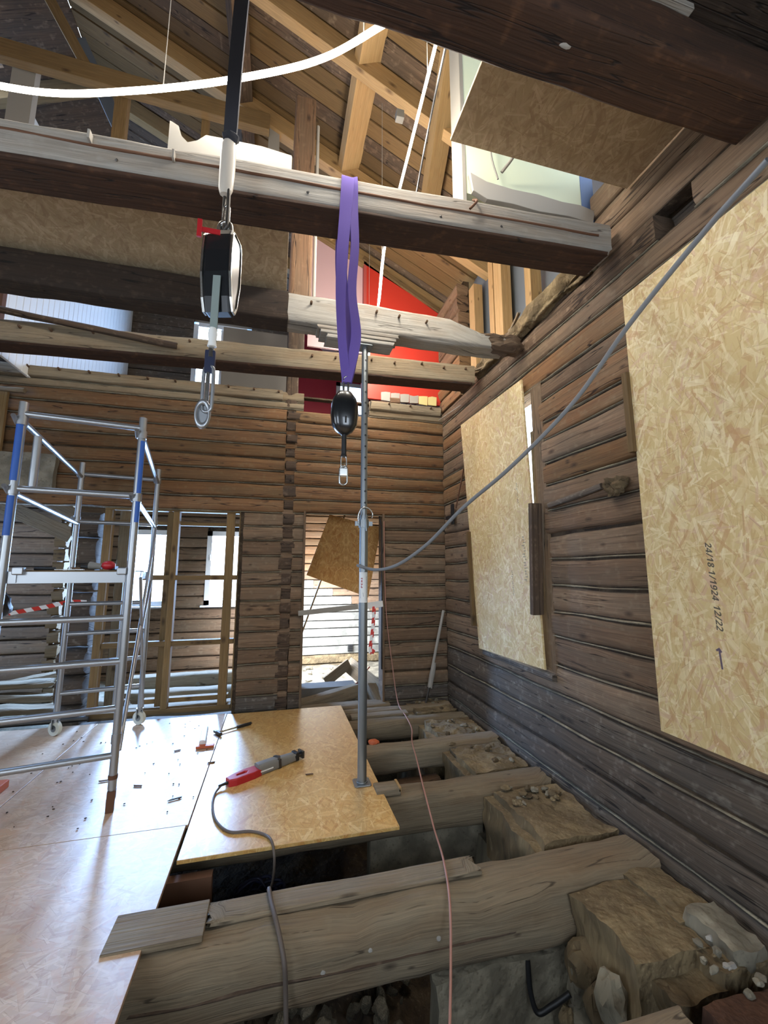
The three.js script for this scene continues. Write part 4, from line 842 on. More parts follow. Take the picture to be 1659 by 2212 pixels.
// ------------------------------------------------------------------ chipboard over the windows of the right wall
function wallBoard(corners, seed, label, write) {  // corners: [world z, y] counter-clockwise seen from the room, starting bottom left
  const t = thing('window_board', label, 'board');
  const x0 = Math.min(...corners.map((c) => c[0])), y0 = Math.min(...corners.map((c) => c[1])), w = Math.max(...corners.map((c) => c[0])) - x0, h = Math.max(...corners.map((c) => c[1])) - y0;
  const W = 1024, H = 2048, tex = strandCanvas(W, H, w, h, seed, PALE, '#cfb883', (x) => write(x, (z) => (z - x0) / w * W, (y) => (1 - (y - y0) / h) * H, W / w));
  const g = extrude(corners, 0.015, 0.002), p = g.attributes.position, uv = new Float32Array(p.count * 2);
  for (let i = 0; i < p.count; i++) { uv[i * 2] = p.getX(i) - x0; uv[i * 2 + 1] = p.getY(i) - y0; }
  g.setAttribute('uv', new THREE.BufferAttribute(uv, 2));
  g.rotateY(-Math.PI / 2);
  part('panel', g, new THREE.MeshStandardMaterial({ map: tex, bumpMap: OSB_BUMP, bumpScale: 0.001, roughness: 0.62 }), t);
  return t;
}
{
  const a = wallBoard([[-2.02, 0.67], [-0.77, 0.67], [-0.77, 3.335], [-2.02, 3.315]], 911, 'large pale chipboard sheet closing the nearer window of the right wall', (x, X, Y, s) => {
    x.fillStyle = '#3c3830'; x.globalAlpha = 0.85; x.font = 'italic bold ' + 0.045 * s + 'px sans-serif';
    const put = (txt, z, y) => { x.save(); x.translate(X(z), Y(y)); x.rotate(Math.PI / 2 - 0.03); x.fillText(txt, 0, 0); x.restore(); };
    put('24/18 1/1924', -1.66, 1.7); put('12/22', -1.65, 1.39);
    x.strokeStyle = '#4a3f58'; x.lineWidth = 0.009 * s; x.beginPath(); x.moveTo(X(-1.66), Y(1.165)); x.lineTo(X(-1.645), Y(1.175)); x.lineTo(X(-1.635), Y(1.16)); x.moveTo(X(-1.645), Y(1.17)); x.lineTo(X(-1.64), Y(1.08)); x.stroke();
    x.globalAlpha = 1;
  });
  a.position.set(2.135, 0, 0);
  const b = wallBoard([[-4.2, 0.745], [-3.07, 0.77], [-3.2, 3.3], [-4.5, 3.32]], 577, 'slightly crooked chipboard sheet closing the farther window of the right wall', (x, X, Y, s) => {
    x.fillStyle = '#6a6254'; x.globalAlpha = 0.6;
    const mark = (z, y, n, size) => { x.save(); x.translate(X(z), Y(y)); x.rotate(Math.PI / 2 - 0.05); for (let i = 0; i < n; i++) { x.fillRect(i * size * 0.62 * s, -size * s * (0.55 + 0.4 * ((i * 7) % 3) / 2), size * 0.2 * s, size * s * (0.5 + 0.4 * ((i * 5) % 4) / 3)); if (i % 3 === 0) x.fillRect(i * size * 0.62 * s, -size * 0.5 * s, size * 0.5 * s, size * 0.16 * s); } x.restore(); };
    mark(-3.36, 2.36, 12, 0.03); mark(-3.3, 1.86, 16, 0.045); mark(-3.5, 1.56, 14, 0.03);
    x.globalAlpha = 1;
  });
  b.position.set(2.135, 0, 0);
}
{
  const bt = (n, p, q, w, d, m, l) => solo(n, bar(p, q, d, w, 0, 0.003), m, l, 'batten');
  bt('batten', V(2.115, 2.0, -4.335), V(2.115, 0.97, -4.27), 0.075, 0.045, M.pineOld[3], 'pale upright batten left of the crooked chipboard sheet');
  bt('batten', V(2.09, 2.12, -3.04), V(2.09, 1.2, -3.09), 0.1, 0.045, M.roofDark[1], 'dark upright batten overlapping the right edge of the crooked chipboard sheet');
  bt('batten', V(2.12, 2.8, -2.04), V(2.12, 2.28, -2.035), 0.06, 0.04, M.pineOld[3], 'short brown batten peeping out left of the large chipboard sheet');
  solo('iron_rod', rod(V(2.13, 2.83, -4.44), V(2.12, 2.33, -4.7), 0.009), M.rust, 'thin rusty rod leaning on the right wall near the corner', 'rod');
  const t = thing('iron_bracket', 'small black iron bracket on the right wall near the corner', 'bracket');
  part('plate', slab(2.12, 2.14, 2.14, 2.4, -4.87, -4.8, 1, 0.003), M.black, t);
  part('arm', slab(2.06, 2.13, 2.2, 2.24, -4.9, -4.78, 0, 0.003), M.black, t);
  solo('oakum_tuft', mergeGeometries([0, 1, 2, 3, 4, 5].map((i) => stone(0.035, 0.035, 0.05, i * 4.7, 2, 0.7).translate(2.13 + 0.008 * Math.sin(i * 5), 2.11 + 0.035 * Math.sin(i * 2.3), -2.22 + 0.045 * Math.cos(i * 2.3)))), M.dirtDark, 'knotty tuft of moss and twine stuck on the right wall beside the large sheet', 'tuft');
  solo('nail_rail', oldBar(V(2.155, 2.09, -2.95), V(2.145, 2.13, -2.35), 0.04, 0.03, { n: 4, k: 10, amp: 0.006, step: 0.05 }), M.low[0], 'dark knobbly strip nailed along the right wall left of the moss tuft', 'strip');
}
// ------------------------------------------------------------------ stud frame in the wide opening of the back wall
{
  const t = thing('timber_frame', 'open timber stud frame in the wide opening of the back wall', 'frame');
  const Z0 = -5.4, Z1 = -5.3, S = (x0, x1, y0, y1, n = 'stud', axis = 1, z0 = Z0, z1 = Z1) => part(n, slab(x0, x1, y0, y1, z0, z1, axis, 0.003), pick(M.pineOld), t);
  S(-1.9, -1.825, 0.05, 2.25); S(-1.19, -1.125, 0.05, 2.25); S(-1.275, -1.2, 0.05, 2.25, 'stud', 1, -5.5, -5.41); S(-0.6, -0.51, 0.05, 2.25); S(-0.455, -0.395, 0.0, 2.32);
  S(-1.9, -0.46, 2.251, 2.31, 'top_plate', 0, -5.397, -5.303); S(-1.9, -0.46, 2.1, 2.14, 'top_plate', 0, -5.5, -5.42); S(-1.9, -0.46, 0.0, 0.049, 'bottom_plate', 0, -5.397, -5.303); S(-1.4, -0.5, 0.08, 0.13, 'bottom_plate', 0, -5.52, -5.43);
  S(-1.82, -0.46, 0.72, 0.775, 'nogging', 0, -5.394, -5.306); S(-1.5, -0.46, 1.455, 1.51, 'nogging', 0, -5.394, -5.306);
  const k = solo('knotty_timber', timber(0, 2.3, 0.14, 0.1, { n: 7, amp: 0.006 }).rotateZ(Math.PI / 2).translate(-1.78, 0, -5.66), M.joist[1], 'grey knotty timber standing behind the leftmost stud', 'timber');
}
// ------------------------------------------------------------------ floor joists and masonry between them
const joist = (label, x0, x1, z, w, h, top, mat, o = {}) => {
  const t = thing('floor_joist', label, 'joist');
  part('timber_body', at(timber(x0, x1, h, w, { n: 3.4, k: 26, amp: 0.012, step: 0.1, ends: 0.05, ...o }), 0, top - h / 2, z), mat, t);
  return t;
};
{
  const a = joist('thick rounded grey floor joist nearest the camera, crossing the open pit', -1.1, 2.12, -2.235, 0.29, 0.33, -0.022, M.joist[0], { amp: 0.015 });
  part('slat', timber(-0.24, 1.09, 0.02, 0.13, { n: 6, amp: 0.006, step: 0.07, ends: 0.05 }).translate(0, -0.012, -2.29), M.joist[2], a);
  for (const x of [0.26, 0.47, 0.8]) part('peg_hole', stone(0.012, 0.012, 0.008, x * 9, 1).translate(x, -0.14 + 0.05 * Math.sin(x * 20), -2.09), M.gypsum, a);
  part('split', timber(-0.5, 1.2, 0.01, 0.016, { n: 3, k: 8, amp: 0.004, step: 0.06, yc: (x) => -0.19 + 0.03 * noise(x * 2), zc: () => -2.088 }), M.endGrain, a);
  joist('second floor joist, with a small board by the foot of the steel prop', -1.1, 2.12, -3.17, 0.25, 0.28, -0.022, M.joist[1]);
  joist('third floor joist beyond the steel prop', -1.1, 2.12, -3.95, 0.21, 0.22, -0.022, M.joist[2]);
  joist('fourth floor joist, close to the back wall', -1.1, 2.12, -4.63, 0.18, 0.2, -0.03, M.joist[1]);
  joist('thin last joist lying against the back wall', 0.2, 2.1, -5.02, 0.14, 0.14, -0.03, M.joist[2]);
  solo('plank', slab(0.85, 1.5, -0.05, -0.02, -4.86, -4.74, 0, 0.005), M.joist[2], 'short pale plank between the last joists right of the chipboard', 'plank');
  solo('plank', slab(-0.64, -0.25, -0.018, 0.01, -2.36, -2.15, 0, 0.004), M.joist[0], 'short grey plank lying on the nearest joist at the chipboard edge', 'plank');
  solo('lower_beam', oldBar(V(0.6, -0.36, -3.86), V(1.5, -0.34, -3.86), 0.1, 0.12), M.beamBrown, 'reddish timber below the third joist', 'beam');
  const b = thing('wood_block', 'flat pale wooden block beside the foot of the steel prop', 'block');
  part('board', slab(0.74, 0.915, -0.02, 0.022, -3.215, -3.085, 0, 0.004), M.joist[2], b);
  part('rim', slab(0.9, 0.918, 0.0, 0.03, -3.215, -3.085, 2, 0.003), M.pine[2], b);
  solo('brick_piece', stone(0.05, 0.03, 0.04, 8, 2, 0.25).translate(0.93, -0.015, -4.02), M.orange, 'small orange brick piece on the third joist', 'brick');
}
{
  const defs = [[-3.03, -2.37, 'masonry ledge with a crown of broken plaster lumps along the right wall'], [-3.84, -3.29, 'dirty masonry ledge between the second and third joists along the right wall'], [-4.54, -4.05, 'dirty masonry ledge between the third and fourth joists along the right wall'], [-5.18, -4.73, 'farthest masonry ledge in the corner of the back wall']];
  defs.forEach(([z0, z1, l], k) => {
    const t = thing('masonry_ledge', l, 'masonry');
    part('block', rubbleBlock(1.54, 2.1, -0.46, -0.09, z0, z1, k * 7.3, 0.03), M.dirt, t);
    part('crown', rubbleBlock(1.6, 2.11, -0.2, -0.045, z0 + 0.03, z1 - 0.03, k * 5.1 + 2, 0.04), M.dirt, t);
    const n = k === 0 ? 22 : 8;
    for (let i = 0; i < n; i++) part('plaster_lump', stone(rr(0.012, 0.04), rr(0.008, 0.024), rr(0.012, 0.035), i * 2.7 + k, 1, 0.5).translate(rr(1.62, 2.06), -0.04 + rr(0, 0.02), k === 0 ? rr(z0 + 0.03, z0 + 0.26) : rr(z0, z1)), pick([M.plaster, M.dirt, M.dirtDark]), t);
  });
  const t = thing('masonry_ledge', 'cracked front masonry ledge with white crumbling plaster at the lower right', 'masonry');
  part('block', rubbleBlock(1.52, 1.9, -0.5, -0.07, -2.08, -1.66, 3, 0.03), M.dirt, t);
  part('block', rubbleBlock(1.87, 2.11, -0.5, -0.06, -2.1, -1.78, 8, 0.03), M.dirt, t);
  part('block', rubbleBlock(1.84, 2.1, -0.5, -0.09, -1.8, -1.56, 13, 0.045), M.dirt, t);
  part('block', rubbleBlock(1.6, 1.86, -0.55, -0.14, -1.7, -1.55, 19, 0.045), M.dirtDark, t);
  part('white_crumble', rubbleBlock(1.93, 2.1, -0.16, -0.035, -1.8, -1.57, 27, 0.04), M.plasterPale, t);
  for (let i = 0; i < 20; i++) part('plaster_lump', stone(rr(0.008, 0.024), rr(0.008, 0.016), rr(0.008, 0.02), i * 3.1, 1, 0.5).translate(rr(1.8, 2.09), -0.09 + rr(0, 0.04), rr(-1.72, -1.54)), pick([M.plasterPale, M.plaster, M.gypsum, M.dirt]), t);
  for (let i = 0; i < 9; i++) part('loose_stone', stone(rr(0.05, 0.12), rr(0.06, 0.14), rr(0.04, 0.08), i * 5.3, 2, 0.4).translate(1.5 + rr(-0.03, 0.03), -0.28 - i * 0.06, -2.0 + rr(-0.03, 0.3)), pick([M.plaster, M.dirt, M.dirtDark]), t);
  solo('wood_plank', oldBar(V(0.95, -0.09, -1.43), V(1.5, -0.07, -1.4), 0.05, 0.14, { n: 6, amp: 0.006 }), M.joist[0], 'pale plank end at the bottom edge of the picture beside the brick ledge', 'plank');
  const b = thing('brick_ledge', 'reddish brick ledge in the lower right corner', 'masonry');
  part('brick_course', rubbleBlock(1.62, 2.08, -0.5, -0.08, -1.47, -0.95, 31, 0.03), gritMat(DIRT, 0x9c7464, 0.02), b);
  for (let i = 0; i < 6; i++) part('plaster_lump', stone(0.02, 0.012, 0.018, i * 2.2, 1).translate(rr(1.75, 2.0), -0.07, rr(-1.5, -1.4)), M.plasterPale, b);
  // rubble in the pit, too much to count
  const stoneGeo = stone(1, 1, 1, 2, 1, 0.4), rub = new THREE.InstancedMesh(stoneGeo, M.plasterPale, 900), mm = new THREE.Matrix4(), q = new THREE.Quaternion();
  for (let i = 0; i < 900; i++) {
    const heap = i < 600, x = heap ? 0.18 + (rnd() + rnd() - 1) * 0.75 : rr(-0.4, 1.35), z = heap ? -3.15 + (rnd() + rnd() - 1) * 0.6 : rr(-2.3, -1.2);
    const y = -1.2 + (heap ? 0.56 * Math.exp(-((x - 0.18) ** 2 + (z + 3.15) ** 2) / 0.3) : 0.04) + rr(0, 0.05), s = rr(0.012, 0.05);
    q.setFromEuler(new THREE.Euler(rnd() * 6, rnd() * 6, rnd() * 6)); mm.compose(V(x, y, z), q, V(s * rr(0.7, 1.6), s * rr(0.5, 1), s * rr(0.7, 1.6)));
    rub.setMatrixAt(i, mm); const c = rr(0.35, 1); rub.setColorAt(i, new THREE.Color(c, c * 0.97, c * 0.92));
  }
  shade(rub); rub.name = 'rubble'; rub.userData.kind = 'stuff'; rub.userData.label = 'broken plaster and stone rubble in the pit under the floor'; scene.add(rub);
  for (const [i, x, z, l] of [[0, 0.42, -1.7, 'leftmost'], [1, 0.62, -1.9, 'middle'], [2, 0.86, -1.7, 'rightmost']]) solo('pit_stone', stone(0.1, 0.11, 0.1, i * 6.1, 2, 0.35).translate(x, -1.1, z), M.plaster, `${l} of three rough dark stones in the bottom of the front pit`, 'stone');
  solo('clay_pipe', merge([hose([[1.46, -0.62, -2.02], [1.44, -0.75, -1.95], [1.42, -0.95, -1.88], [1.38, -1.2, -1.82]], 0.026), new THREE.TorusGeometry(0.028, 0.01, 8, 16).rotateX(1.3).translate(1.43, -0.86, -1.91)]), M.plasterPale, 'pale pipe with a collar running down the pit wall', 'pipe');
  solo('pit_rag', mergeGeometries([0, 1, 2, 3].map((i) => stone(0.03, 0.05, 0.03, i * 2.9, 2, 0.6).translate(1.42 + i * 0.02, -0.56 - i * 0.035, -2.02))), M.dirt, 'dirty rag wound round the top of the pale pipe', 'rag');
  solo('black_cable_loop', hose([[1.28, -0.36, -2.12], [1.28, -0.5, -2.1], [1.3, -0.56, -2.08], [1.36, -0.52, -2.05], [1.44, -0.46, -2.02]], 0.013), M.black, 'black cable hooked under the nearest joist', 'cable');
}
// ------------------------------------------------------------------ tools and litter on the chipboard
{
  const t = thing('reciprocating_saw', 'red and grey reciprocating saw lying on the chipboard with its cable', 'saw');
  const g = new THREE.Group(); g.name = 'grip'; t.add(g);
  const ring = extrude([[-0.02, -0.03], [0.02, -0.045], [0.15, -0.045], [0.2, -0.035], [0.2, 0.04], [0.12, 0.045], [0.03, 0.03], [-0.02, 0.015]], 0.035, 0.008, [[[0.03, -0.015], [0.04, 0.012], [0.11, 0.022], [0.13, 0.0], [0.11, -0.02]]], 3);
  part('grip_loop', ring.rotateX(-Math.PI / 2), M.red, g);
  part('motor_housing', timber(0.19, 0.36, 0.075, 0.085, { n: 4, amp: 0, k: 20, hs: (x) => 1 - Math.max(0, x - 0.3) * 1.2 }).translate(0, 0.03, 0), M.rubberGrey, t);
  part('side_stripe', slab(0.2, 0.3, 0.02, 0.028, 0.0405, 0.0445), M.white, t);
  part('collar', timber(0.345, 0.365, 0.085, 0.09, { n: 4, amp: 0, k: 18 }).translate(0, 0.03, 0), M.darkSteel, t);
  part('gear_nose', timber(0.36, 0.5, 0.068, 0.07, { n: 4, amp: 0, k: 18, hs: (x) => 1 - (x - 0.36) * 1.6 }).translate(0, 0.028, 0), M.rubberGrey, t);
  part('boot', slab(0.5, 0.53, 0.0, 0.06, -0.035, 0.035, 1, 0.006), M.black, t);
  part('shoe', merge([slab(0.56, 0.575, 0.005, 0.055, -0.035, 0.035), slab(0.53, 0.57, 0.02, 0.035, -0.025, -0.012), slab(0.53, 0.57, 0.02, 0.035, 0.012, 0.025)]), M.darkSteel, t);
  part('cable_sleeve', new THREE.CylinderGeometry(0.011, 0.007, 0.07, 10).rotateZ(-Math.PI / 2).translate(-0.055, 0.018, 0.01), M.black, t);
  t.position.set(-0.27, 0.004, -3.5); t.rotation.y = Math.atan2(0.3, 0.5); t.scale.setScalar(1.08);
  solo('tool_cable', hose([[-0.33, 0.02, -3.46], [-0.36, 0.01, -3.38], [-0.355, 0.009, -3.2], [-0.3, 0.009, -3.0], [-0.21, 0.009, -2.88], [-0.1, 0.009, -2.86], [-0.01, 0.009, -2.8], [0.03, 0.012, -2.72], [0.045, -0.03, -2.66], [0.04, -0.2, -2.72], [0.0, -0.36, -2.84]], 0.0075, 120), M.cableBrown, 'thin brown cable running from the saw over the chipboard edge into the pit', 'cable');
  solo('extension_cable', hose([[0.03, -0.34, -2.86], [0.03, -0.1, -2.46], [0.02, 0.005, -2.36], [0.03, 0.012, -2.27], [0.06, 0.0, -2.13], [0.09, -0.08, -2.05], [0.1, -0.2, -2.045], [0.11, -0.5, -2.0], [0.12, -1.1, -1.9]], 0.011, 100), M.cableBrown, 'grey-brown cable draped over the nearest floor joist', 'cable');
  const coil = []; for (let i = 0; i < 60; i++) { const a = i * 0.72, r = 0.1 + 0.035 * Math.sin(i * 1.7); coil.push(V(-0.03 + Math.cos(a) * r * 1.2, -0.38 + 0.025 * Math.sin(i * 2.3) + i * 0.001, -2.87 + Math.sin(a) * r * 0.8)); }
  solo('cable_coil', hose(coil, 0.009, 420, 6), M.cableBlue, 'dark blue coiled cable in the pit behind the nearest joist', 'cable');
  solo('coil_support', oldBar(V(-0.5, -0.52, -2.86), V(0.6, -0.48, -2.9), 0.12, 0.14), M.beamDark, 'dark timber under the coiled cable', 'timber');
  const h = thing('hammer', 'hammer with a black grip lying across the chipboard joint', 'hammer');
  part('handle', rod(V(0, 0.016, 0), V(0.2, 0.014, 0), 0.009), M.steel, h);
  part('grip', timber(0.19, 0.34, 0.026, 0.03, { n: 3, amp: 0, k: 14 }).translate(0, 0.015, 0), M.black, h);
  part('head', merge([new THREE.CylinderGeometry(0.016, 0.018, 0.08, 16).rotateX(Math.PI / 2).translate(-0.012, 0.018, 0.03), slab(-0.026, 0.0, 0.008, 0.028, -0.06, 0)]), M.darkSteel, h);
  h.position.set(-0.485, 0.002, -4.54); h.rotation.y = 0.56;
  const s = thing('floor_scraper', 'small white-handled scraper with a reddish blade on the chipboard', 'tool');
  part('handle', oldBar(V(0.04, 0.03, -0.02), V(0.015, 0.05, -0.32), 0.05, 0.06, { n: 3, amp: 0.003, k: 14, step: 0.05 }), M.white, s);
  part('blade', slab(-0.01, 0.14, 0.002, 0.022, -0.02, 0.03, 0, 0.003), M.orange, s);
  s.position.set(-0.625, 0.002, -4.24);
  const chips = [[-0.62, -3.37, 0.08, 0.35, 'nail', 'longest loose nail on the chipboard, left of the saw cable'], [-0.92, -3.63, 0.06, -0.3, 'chip', 'wood splinter on the chipboard right of the scaffold foot'], [-1.17, -3.78, 0.11, 0.1, 'chip', 'long brown wood splinter on the chipboard left of the scaffold foot'], [-0.78, -4.22, 0.05, 0.4, 'chip', 'wood splinter left of the scraper'], [-0.46, -3.9, 0.05, 0.1, 'chip', 'tiny splinter right of the chipboard joint'], [0.3, -3.5, 0.05, 0.0, 'chip', 'small dark splinter in front of the saw'], [-1.3, -2.6, 0.05, 0.5, 'chip', 'dark wood crumb near the scaffold at the lower left'], [-0.98, -2.1, 0.04, 0.9, 'chip', 'dark wood crumb on the nearest chipboard sheet']];
  for (const [x, z, l, a, n, lab] of chips) solo(n === 'nail' ? 'nail' : 'wood_chip', oldBar(V(-l / 2, 0, 0), V(l / 2, 0, 0), 0.008, n === 'nail' ? 0.008 : 0.014, { n: 4, k: 8, amp: 0.002, step: 0.02 }).rotateY(a).translate(x, 0.006, z), n === 'nail' ? M.darkSteel : M.beamBrown, lab, n === 'nail' ? 'nail' : 'wood chip');
  { const c = []; for (let i = 0; i < 60; i++) c.push(stone(rr(0.004, 0.011), 0.004, rr(0.004, 0.009), i, 0, 0.4).translate(rr(-1.9, -0.5), 0.005, rr(-5.0, -3.1)));
    const m = solo('wood_crumbs', mergeGeometries(c), M.beamDark, 'tiny dark wood crumbs scattered over the bluish chipboard', 'litter'); m.userData.kind = 'stuff'; }
  solo('orange_brick', slab(-1.95, -1.83, 0, 0.055, -3.86, -3.74, 0, 0.006), M.orange, 'orange-red block cut by the left edge of the picture', 'brick');
  solo('dark_bundle', stone(0.09, 0.09, 0.08, 12, 3, 0.25).translate(-1.735, 1.335, -3.25), M.black, 'dark cloth bundle hung on the front left scaffold post', 'cloth');
}
// ------------------------------------------------------------------ cables
solo('power_cable', hose([[1.663, 3.018, -0.921], [1.707, 2.984, -1.176], [1.681, 2.786, -1.577], [1.593, 2.499, -1.903], [1.385, 2.188, -2.262], [1.2, 1.975, -2.55], [1.019, 1.735, -2.788], [0.862, 1.6, -2.97], [0.76, 1.565, -3.12], [0.69, 1.575, -3.222], [0.64, 1.59, -3.225], [0.618, 1.6, -3.26]], 0.0125, 140), M.cableGrey, 'long grey cable hanging from the upper right to the steel prop', 'cable');
solo('thin_cable', hose([[1.33, 2.2, -5.2], [1.34, 1.5, -5.2], [1.36, 1.0, -5.19], [1.42, 0.45, -5.16], [1.45, 0.02, -5.0], [1.43, -0.02, -4.6], [1.36, 0.0, -4.2], [1.27, 0.0, -3.92], [1.19, 0.0, -3.55], [1.1, 0.0, -3.15], [1.03, -0.06, -2.75], [0.92, 0.01, -2.3], [0.86, -0.02, -2.09], [0.78, -0.12, -1.9], [0.64, -0.2, -1.6], [0.5, -0.3, -1.3]], 0.006, 180), M.cablePink, 'thin pinkish cable running from the doorway over the joists to the front', 'cable');
solo('door_cable', hose([[1.29, 2.27, -5.3], [1.31, 2.15, -5.26], [1.312, 1.6, -5.24], [1.31, 0.9, -5.24], [1.312, 0.35, -5.25]], 0.009, 60), M.black, 'black cable along the right edge of the doorway', 'cable');
solo('wall_wire', hose([[2.12, 3.64, -5.2], [2.13, 3.62, -4.9], [2.13, 3.58, -4.5]], 0.005), M.gypsum, 'thin pale wire high in the corner of the two walls', 'cable');
// ------------------------------------------------------------------ doorway and the rooms behind
function tapeMat() {
  const c = document.createElement('canvas'); c.width = 256; c.height = 32; const x = c.getContext('2d'); x.fillStyle = '#f2f0ee'; x.fillRect(0, 0, 256, 32); x.fillStyle = '#d2372c';
  for (let i = -1; i < 3; i++) { x.beginPath(); x.moveTo(i * 128, 32); x.lineTo(i * 128 + 64, 32); x.lineTo(i * 128 + 96, 0); x.lineTo(i * 128 + 32, 0); x.fill(); }
  const t = new THREE.CanvasTexture(c); t.colorSpace = THREE.SRGBColorSpace; t.wrapS = t.wrapT = THREE.RepeatWrapping; t.repeat.set(1 / 0.28, 1 / 0.08); t.magFilter = THREE.LinearFilter;
  return new THREE.MeshStandardMaterial({ map: t, roughness: 0.4 });
}
{
  const TM = tapeMat();
  const tape = (pts, across, l) => solo('barrier_tape', ribbon(pts, 0.045, 0.002, across), TM, l, 'tape');
  tape([[1.2, 1.12, -5.19], [1.195, 0.95, -5.2], [1.175, 0.75, -5.2], [1.155, 0.58, -5.2], [1.17, 0.56, -5.19], [1.2, 0.6, -5.19]], V(0.9, 0, 0.5), 'red and white tape hanging from the white barrier board in the doorway');
  tape([[0.98, -0.02, -5.75], [1.1, 0.1, -5.7], [1.25, 0.3, -5.65]], V(0, 0.7, 0.7), 'red and white tape lying on the beams behind the doorway');
  tape([[-2.74, 1.11, -5.38], [-2.42, 1.17, -5.38], [-2.15, 1.225, -5.32], [-2.0, 1.22, -5.32]], V(0, 1, 0.3), 'red and white tape stretched behind the scaffold at the far left');
  const b = thing('barrier_board', 'narrow white board nailed across the doorway', 'board');
  part('board', bar(V(0.272, 1.055, -5.225), V(1.02, 1.12, -5.225), 0.06, 0.022), M.gypsum, b);
  part('white_end', bar(V(1.0, 1.115, -5.222), V(1.32, 1.15, -5.222), 0.075, 0.026), M.white, b);
  const s = thing('leaning_chipboard', 'tilted chipboard sheet hanging crookedly behind the doorway', 'board');
  part('panel', grainUV(extrude([[0.411, 1.505], [1.297, 1.186], [1.482, 2.199], [0.72, 2.368]], 0.015, 0.001), 0).translate(0, 0, -6.0), new THREE.MeshStandardMaterial({ map: OSB_FLOOR, bumpMap: OSB_BUMP, bumpScale: 0.001, color: 0xffeee0, roughness: 0.7 }), s);
  solo('slanted_batten', bar(V(1.337, 3.5, -6.025), V(0.33, 0.6, -6.025), 0.022, 0.045), M.pine[1], 'thin pale batten slanting behind the tilted chipboard', 'batten');
  // crooked beams and a grey trough on the floor behind the door
  solo('grey_trough', slab(0.3, 1.12, -0.14, 0.02, -6.15, -5.85, 0, 0.01), M.greyPanel, 'smooth grey slab lying on the floor just behind the doorway', 'slab');
  solo('old_beam', oldBar(V(0.2, -0.13, -5.5), V(1.2, 0.02, -5.72), 0.16, 0.16, { n: 5, amp: 0.01 }), M.joist[2], 'old beam lying diagonally in front of the grey slab in the doorway', 'beam');
  solo('old_beam', oldBar(V(1.25, 0.05, -5.6), V(1.32, -0.12, -5.3), 0.14, 0.14, { n: 5, amp: 0.01 }), M.joist[1], 'short old beam end at the right of the doorway floor', 'beam');
  solo('loose_board', bar(V(1.1, 0.16, -6.6), V(1.45, -0.08, -5.9), 0.02, 0.22, 0.9), M.joist[0], 'loose board standing on edge behind the grey slab in the doorway', 'board');
  solo('loose_board', bar(V(0.75, -0.05, -6.4), V(1.12, 0.18, -6.5), 0.16, 0.03, 0.2), M.joist[0], 'triangular tilted board end behind the grey slab', 'board');
  solo('vent_grille', merge([0, 1, 2, 3].map((i) => slab(1.36, 1.45, 0.06 + i * 0.035, 0.08 + i * 0.035, -8.1, -8.06))), M.black, 'small black slotted grille low on the wall behind the doorway', 'grille');
  // left back room: planks, beams
  const pl = [[V(-3.5, 0.03, -5.75), V(-2.2, 0.06, -5.6), 'front plank of the heap at the far left, lying flat behind the dark pipe'], [V(-3.7, 0.13, -6.05), V(-2.45, 0.09, -5.95), 'middle plank of the heap at the far left'], [V(-3.4, 0.24, -6.0), V(-2.6, 0.2, -6.2), 'topmost short plank of the heap at the far left'], [V(-3.6, 0.1, -6.4), V(-2.3, 0.3, -6.45), 'tilted rear plank of the heap at the far left'], [V(-2.15, -0.02, -6.1), V(-1.7, 0.0, -5.8), 'short flat plank right of the heap at the far left']];
  for (const [p, q, l] of pl) solo('old_plank', oldBar(p, q, 0.07, 0.22, { n: 4, amp: 0.022, step: 0.08, ends: 0.08 }), M.joist[0], l, 'plank');
  const fb = [[-5.75, -0.02, 'nearest old floor beam behind the stud frame'], [-6.45, -0.02, 'second old floor beam behind the stud frame'], [-7.2, 0.02, 'farthest old floor beam behind the stud frame']];
  for (const [z, y, l] of fb) solo('old_floor_beam', at(timber(-2.0, 0.15, 0.2, 0.24, { n: 4, amp: 0.014 }), 0, y - 0.1, z), M.joist[0], l, 'beam');
  { const c = []; for (let i = 0; i < 40; i++) c.push(stone(rr(0.02, 0.07), rr(0.015, 0.04), rr(0.02, 0.06), i * 4.4, 1, 0.5).translate(rr(-1.7, 1.9), -0.12, rr(-7.8, -6.6)));
    const m = solo('floor_rubble', mergeGeometries(c), M.plaster, 'pale rubble strewn over the floor of the rooms behind the back wall', 'rubble'); m.userData.kind = 'stuff'; }
  solo('dark_pipe', rod(V(-3.4, 0.02, -5.26), V(-1.85, 0.03, -5.24), 0.025), M.darkSteel, 'dark pipe lying along the edge of the chipboard behind the scaffold', 'pipe');
  for (const [y, l] of [[2.16, 'lower'], [2.44, 'upper']]) solo('sloping_plank', bar(V(-3.9, y + 0.42, -6.6), V(-2.74, y - 0.12, -6.6), 0.2, 0.03), M.joist[1], `${l} grey plank sloping down to the right at the far left`, 'plank');
  solo('whitewashed_block', rubbleBlock(-3.1, -2.37, 2.42, 2.82, -5.23, -5.15, 4, 0.018), M.plasterPale, 'rough whitewashed block on the back wall behind the scaffold top', 'block');
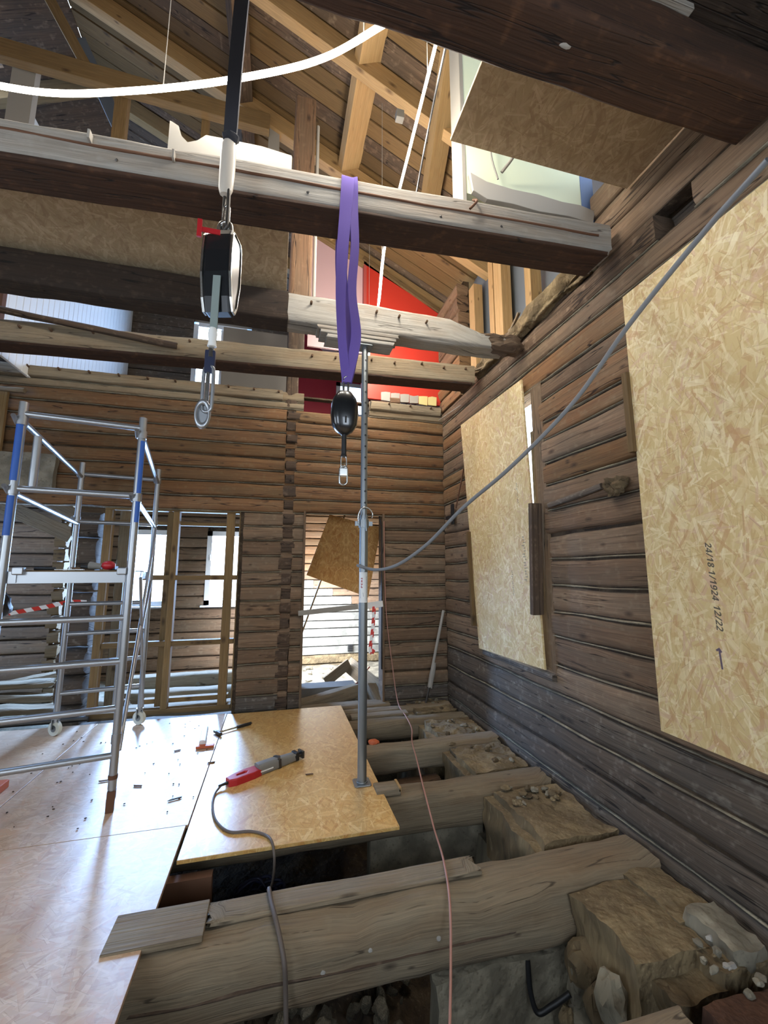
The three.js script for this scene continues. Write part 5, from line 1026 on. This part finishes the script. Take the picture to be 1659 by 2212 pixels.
  solo('corner_board', slab(-3.05, -2.9, 2.8, 3.5, -5.22, -5.18, 1, 0.004), M.pineOld[2], 'pale upright board at the left edge above the scaffold', 'board');
  solo('broken_lath', oldBar(V(-3.1, 3.5, -5.14), V(-2.72, 3.5, -5.14), 0.05, 0.05, { n: 4, k: 12, amp: 0.01, step: 0.05 }), M.joist[2], 'broken lath end on the back wall at upper left', 'lath');
  solo('grey_board', slab(-0.92, 0.06, 3.6, 5.3, -6.42, -6.4, 0), M.greyPanel, 'plain grey panel in the upper room beside the small window', 'panel');
  solo('leaning_pole', oldBar(V(-2.85, 3.92, -4.2), V(-1.0, 3.69, -4.1), 0.055, 0.05, { n: 3, k: 12, amp: 0.006 }), M.beamDark, 'dark pole lying across the pegged beam at the left', 'pole');
}
{ // long-handled bar in the corner
  const t = thing('iron_bar', 'long pale bar with a thicker foot leaning in the corner of the walls', 'bar');
  part('shaft', rod(V(2.1, 1.06, -5.12), V(1.93, 0.32, -5.13), 0.018), M.gypsum, t);
  part('ferrule', timber(0, 0.3, 0.06, 0.06, { n: 2.4, amp: 0.003, k: 14, step: 0.04, hs: (x) => 0.6 + 0.5 * Math.sin(Math.min(1, x / 0.2) * 2) }).rotateZ(-1.8).translate(1.965, 0.42, -5.12), M.gypsum, t);
  part('point', rod(V(1.91, 0.2, -5.12), V(1.84, -0.05, -5.12), 0.013), M.darkSteel, t);
}

// ------------------------------------------------------------------ bring every thing's origin to its base, then draw
scene.updateMatrixWorld(true);
for (const o of [...scene.children]) {
  if (!(o.isMesh || o.isGroup) || o.userData.kind || o.isInstancedMesh || Math.abs(o.quaternion.w) < 0.99999) continue;
  const b = new THREE.Box3().setFromObject(o), c = V((b.min.x + b.max.x) / 2, b.min.y, (b.min.z + b.max.z) / 2);
  const d = c.clone().sub(o.position);
  if (o.isMesh) o.geometry = o.geometry.clone().translate(-d.x, -d.y, -d.z); else o.children.forEach((k) => k.position.sub(d));
  o.position.copy(c);
}
renderer.render(scene, camera);
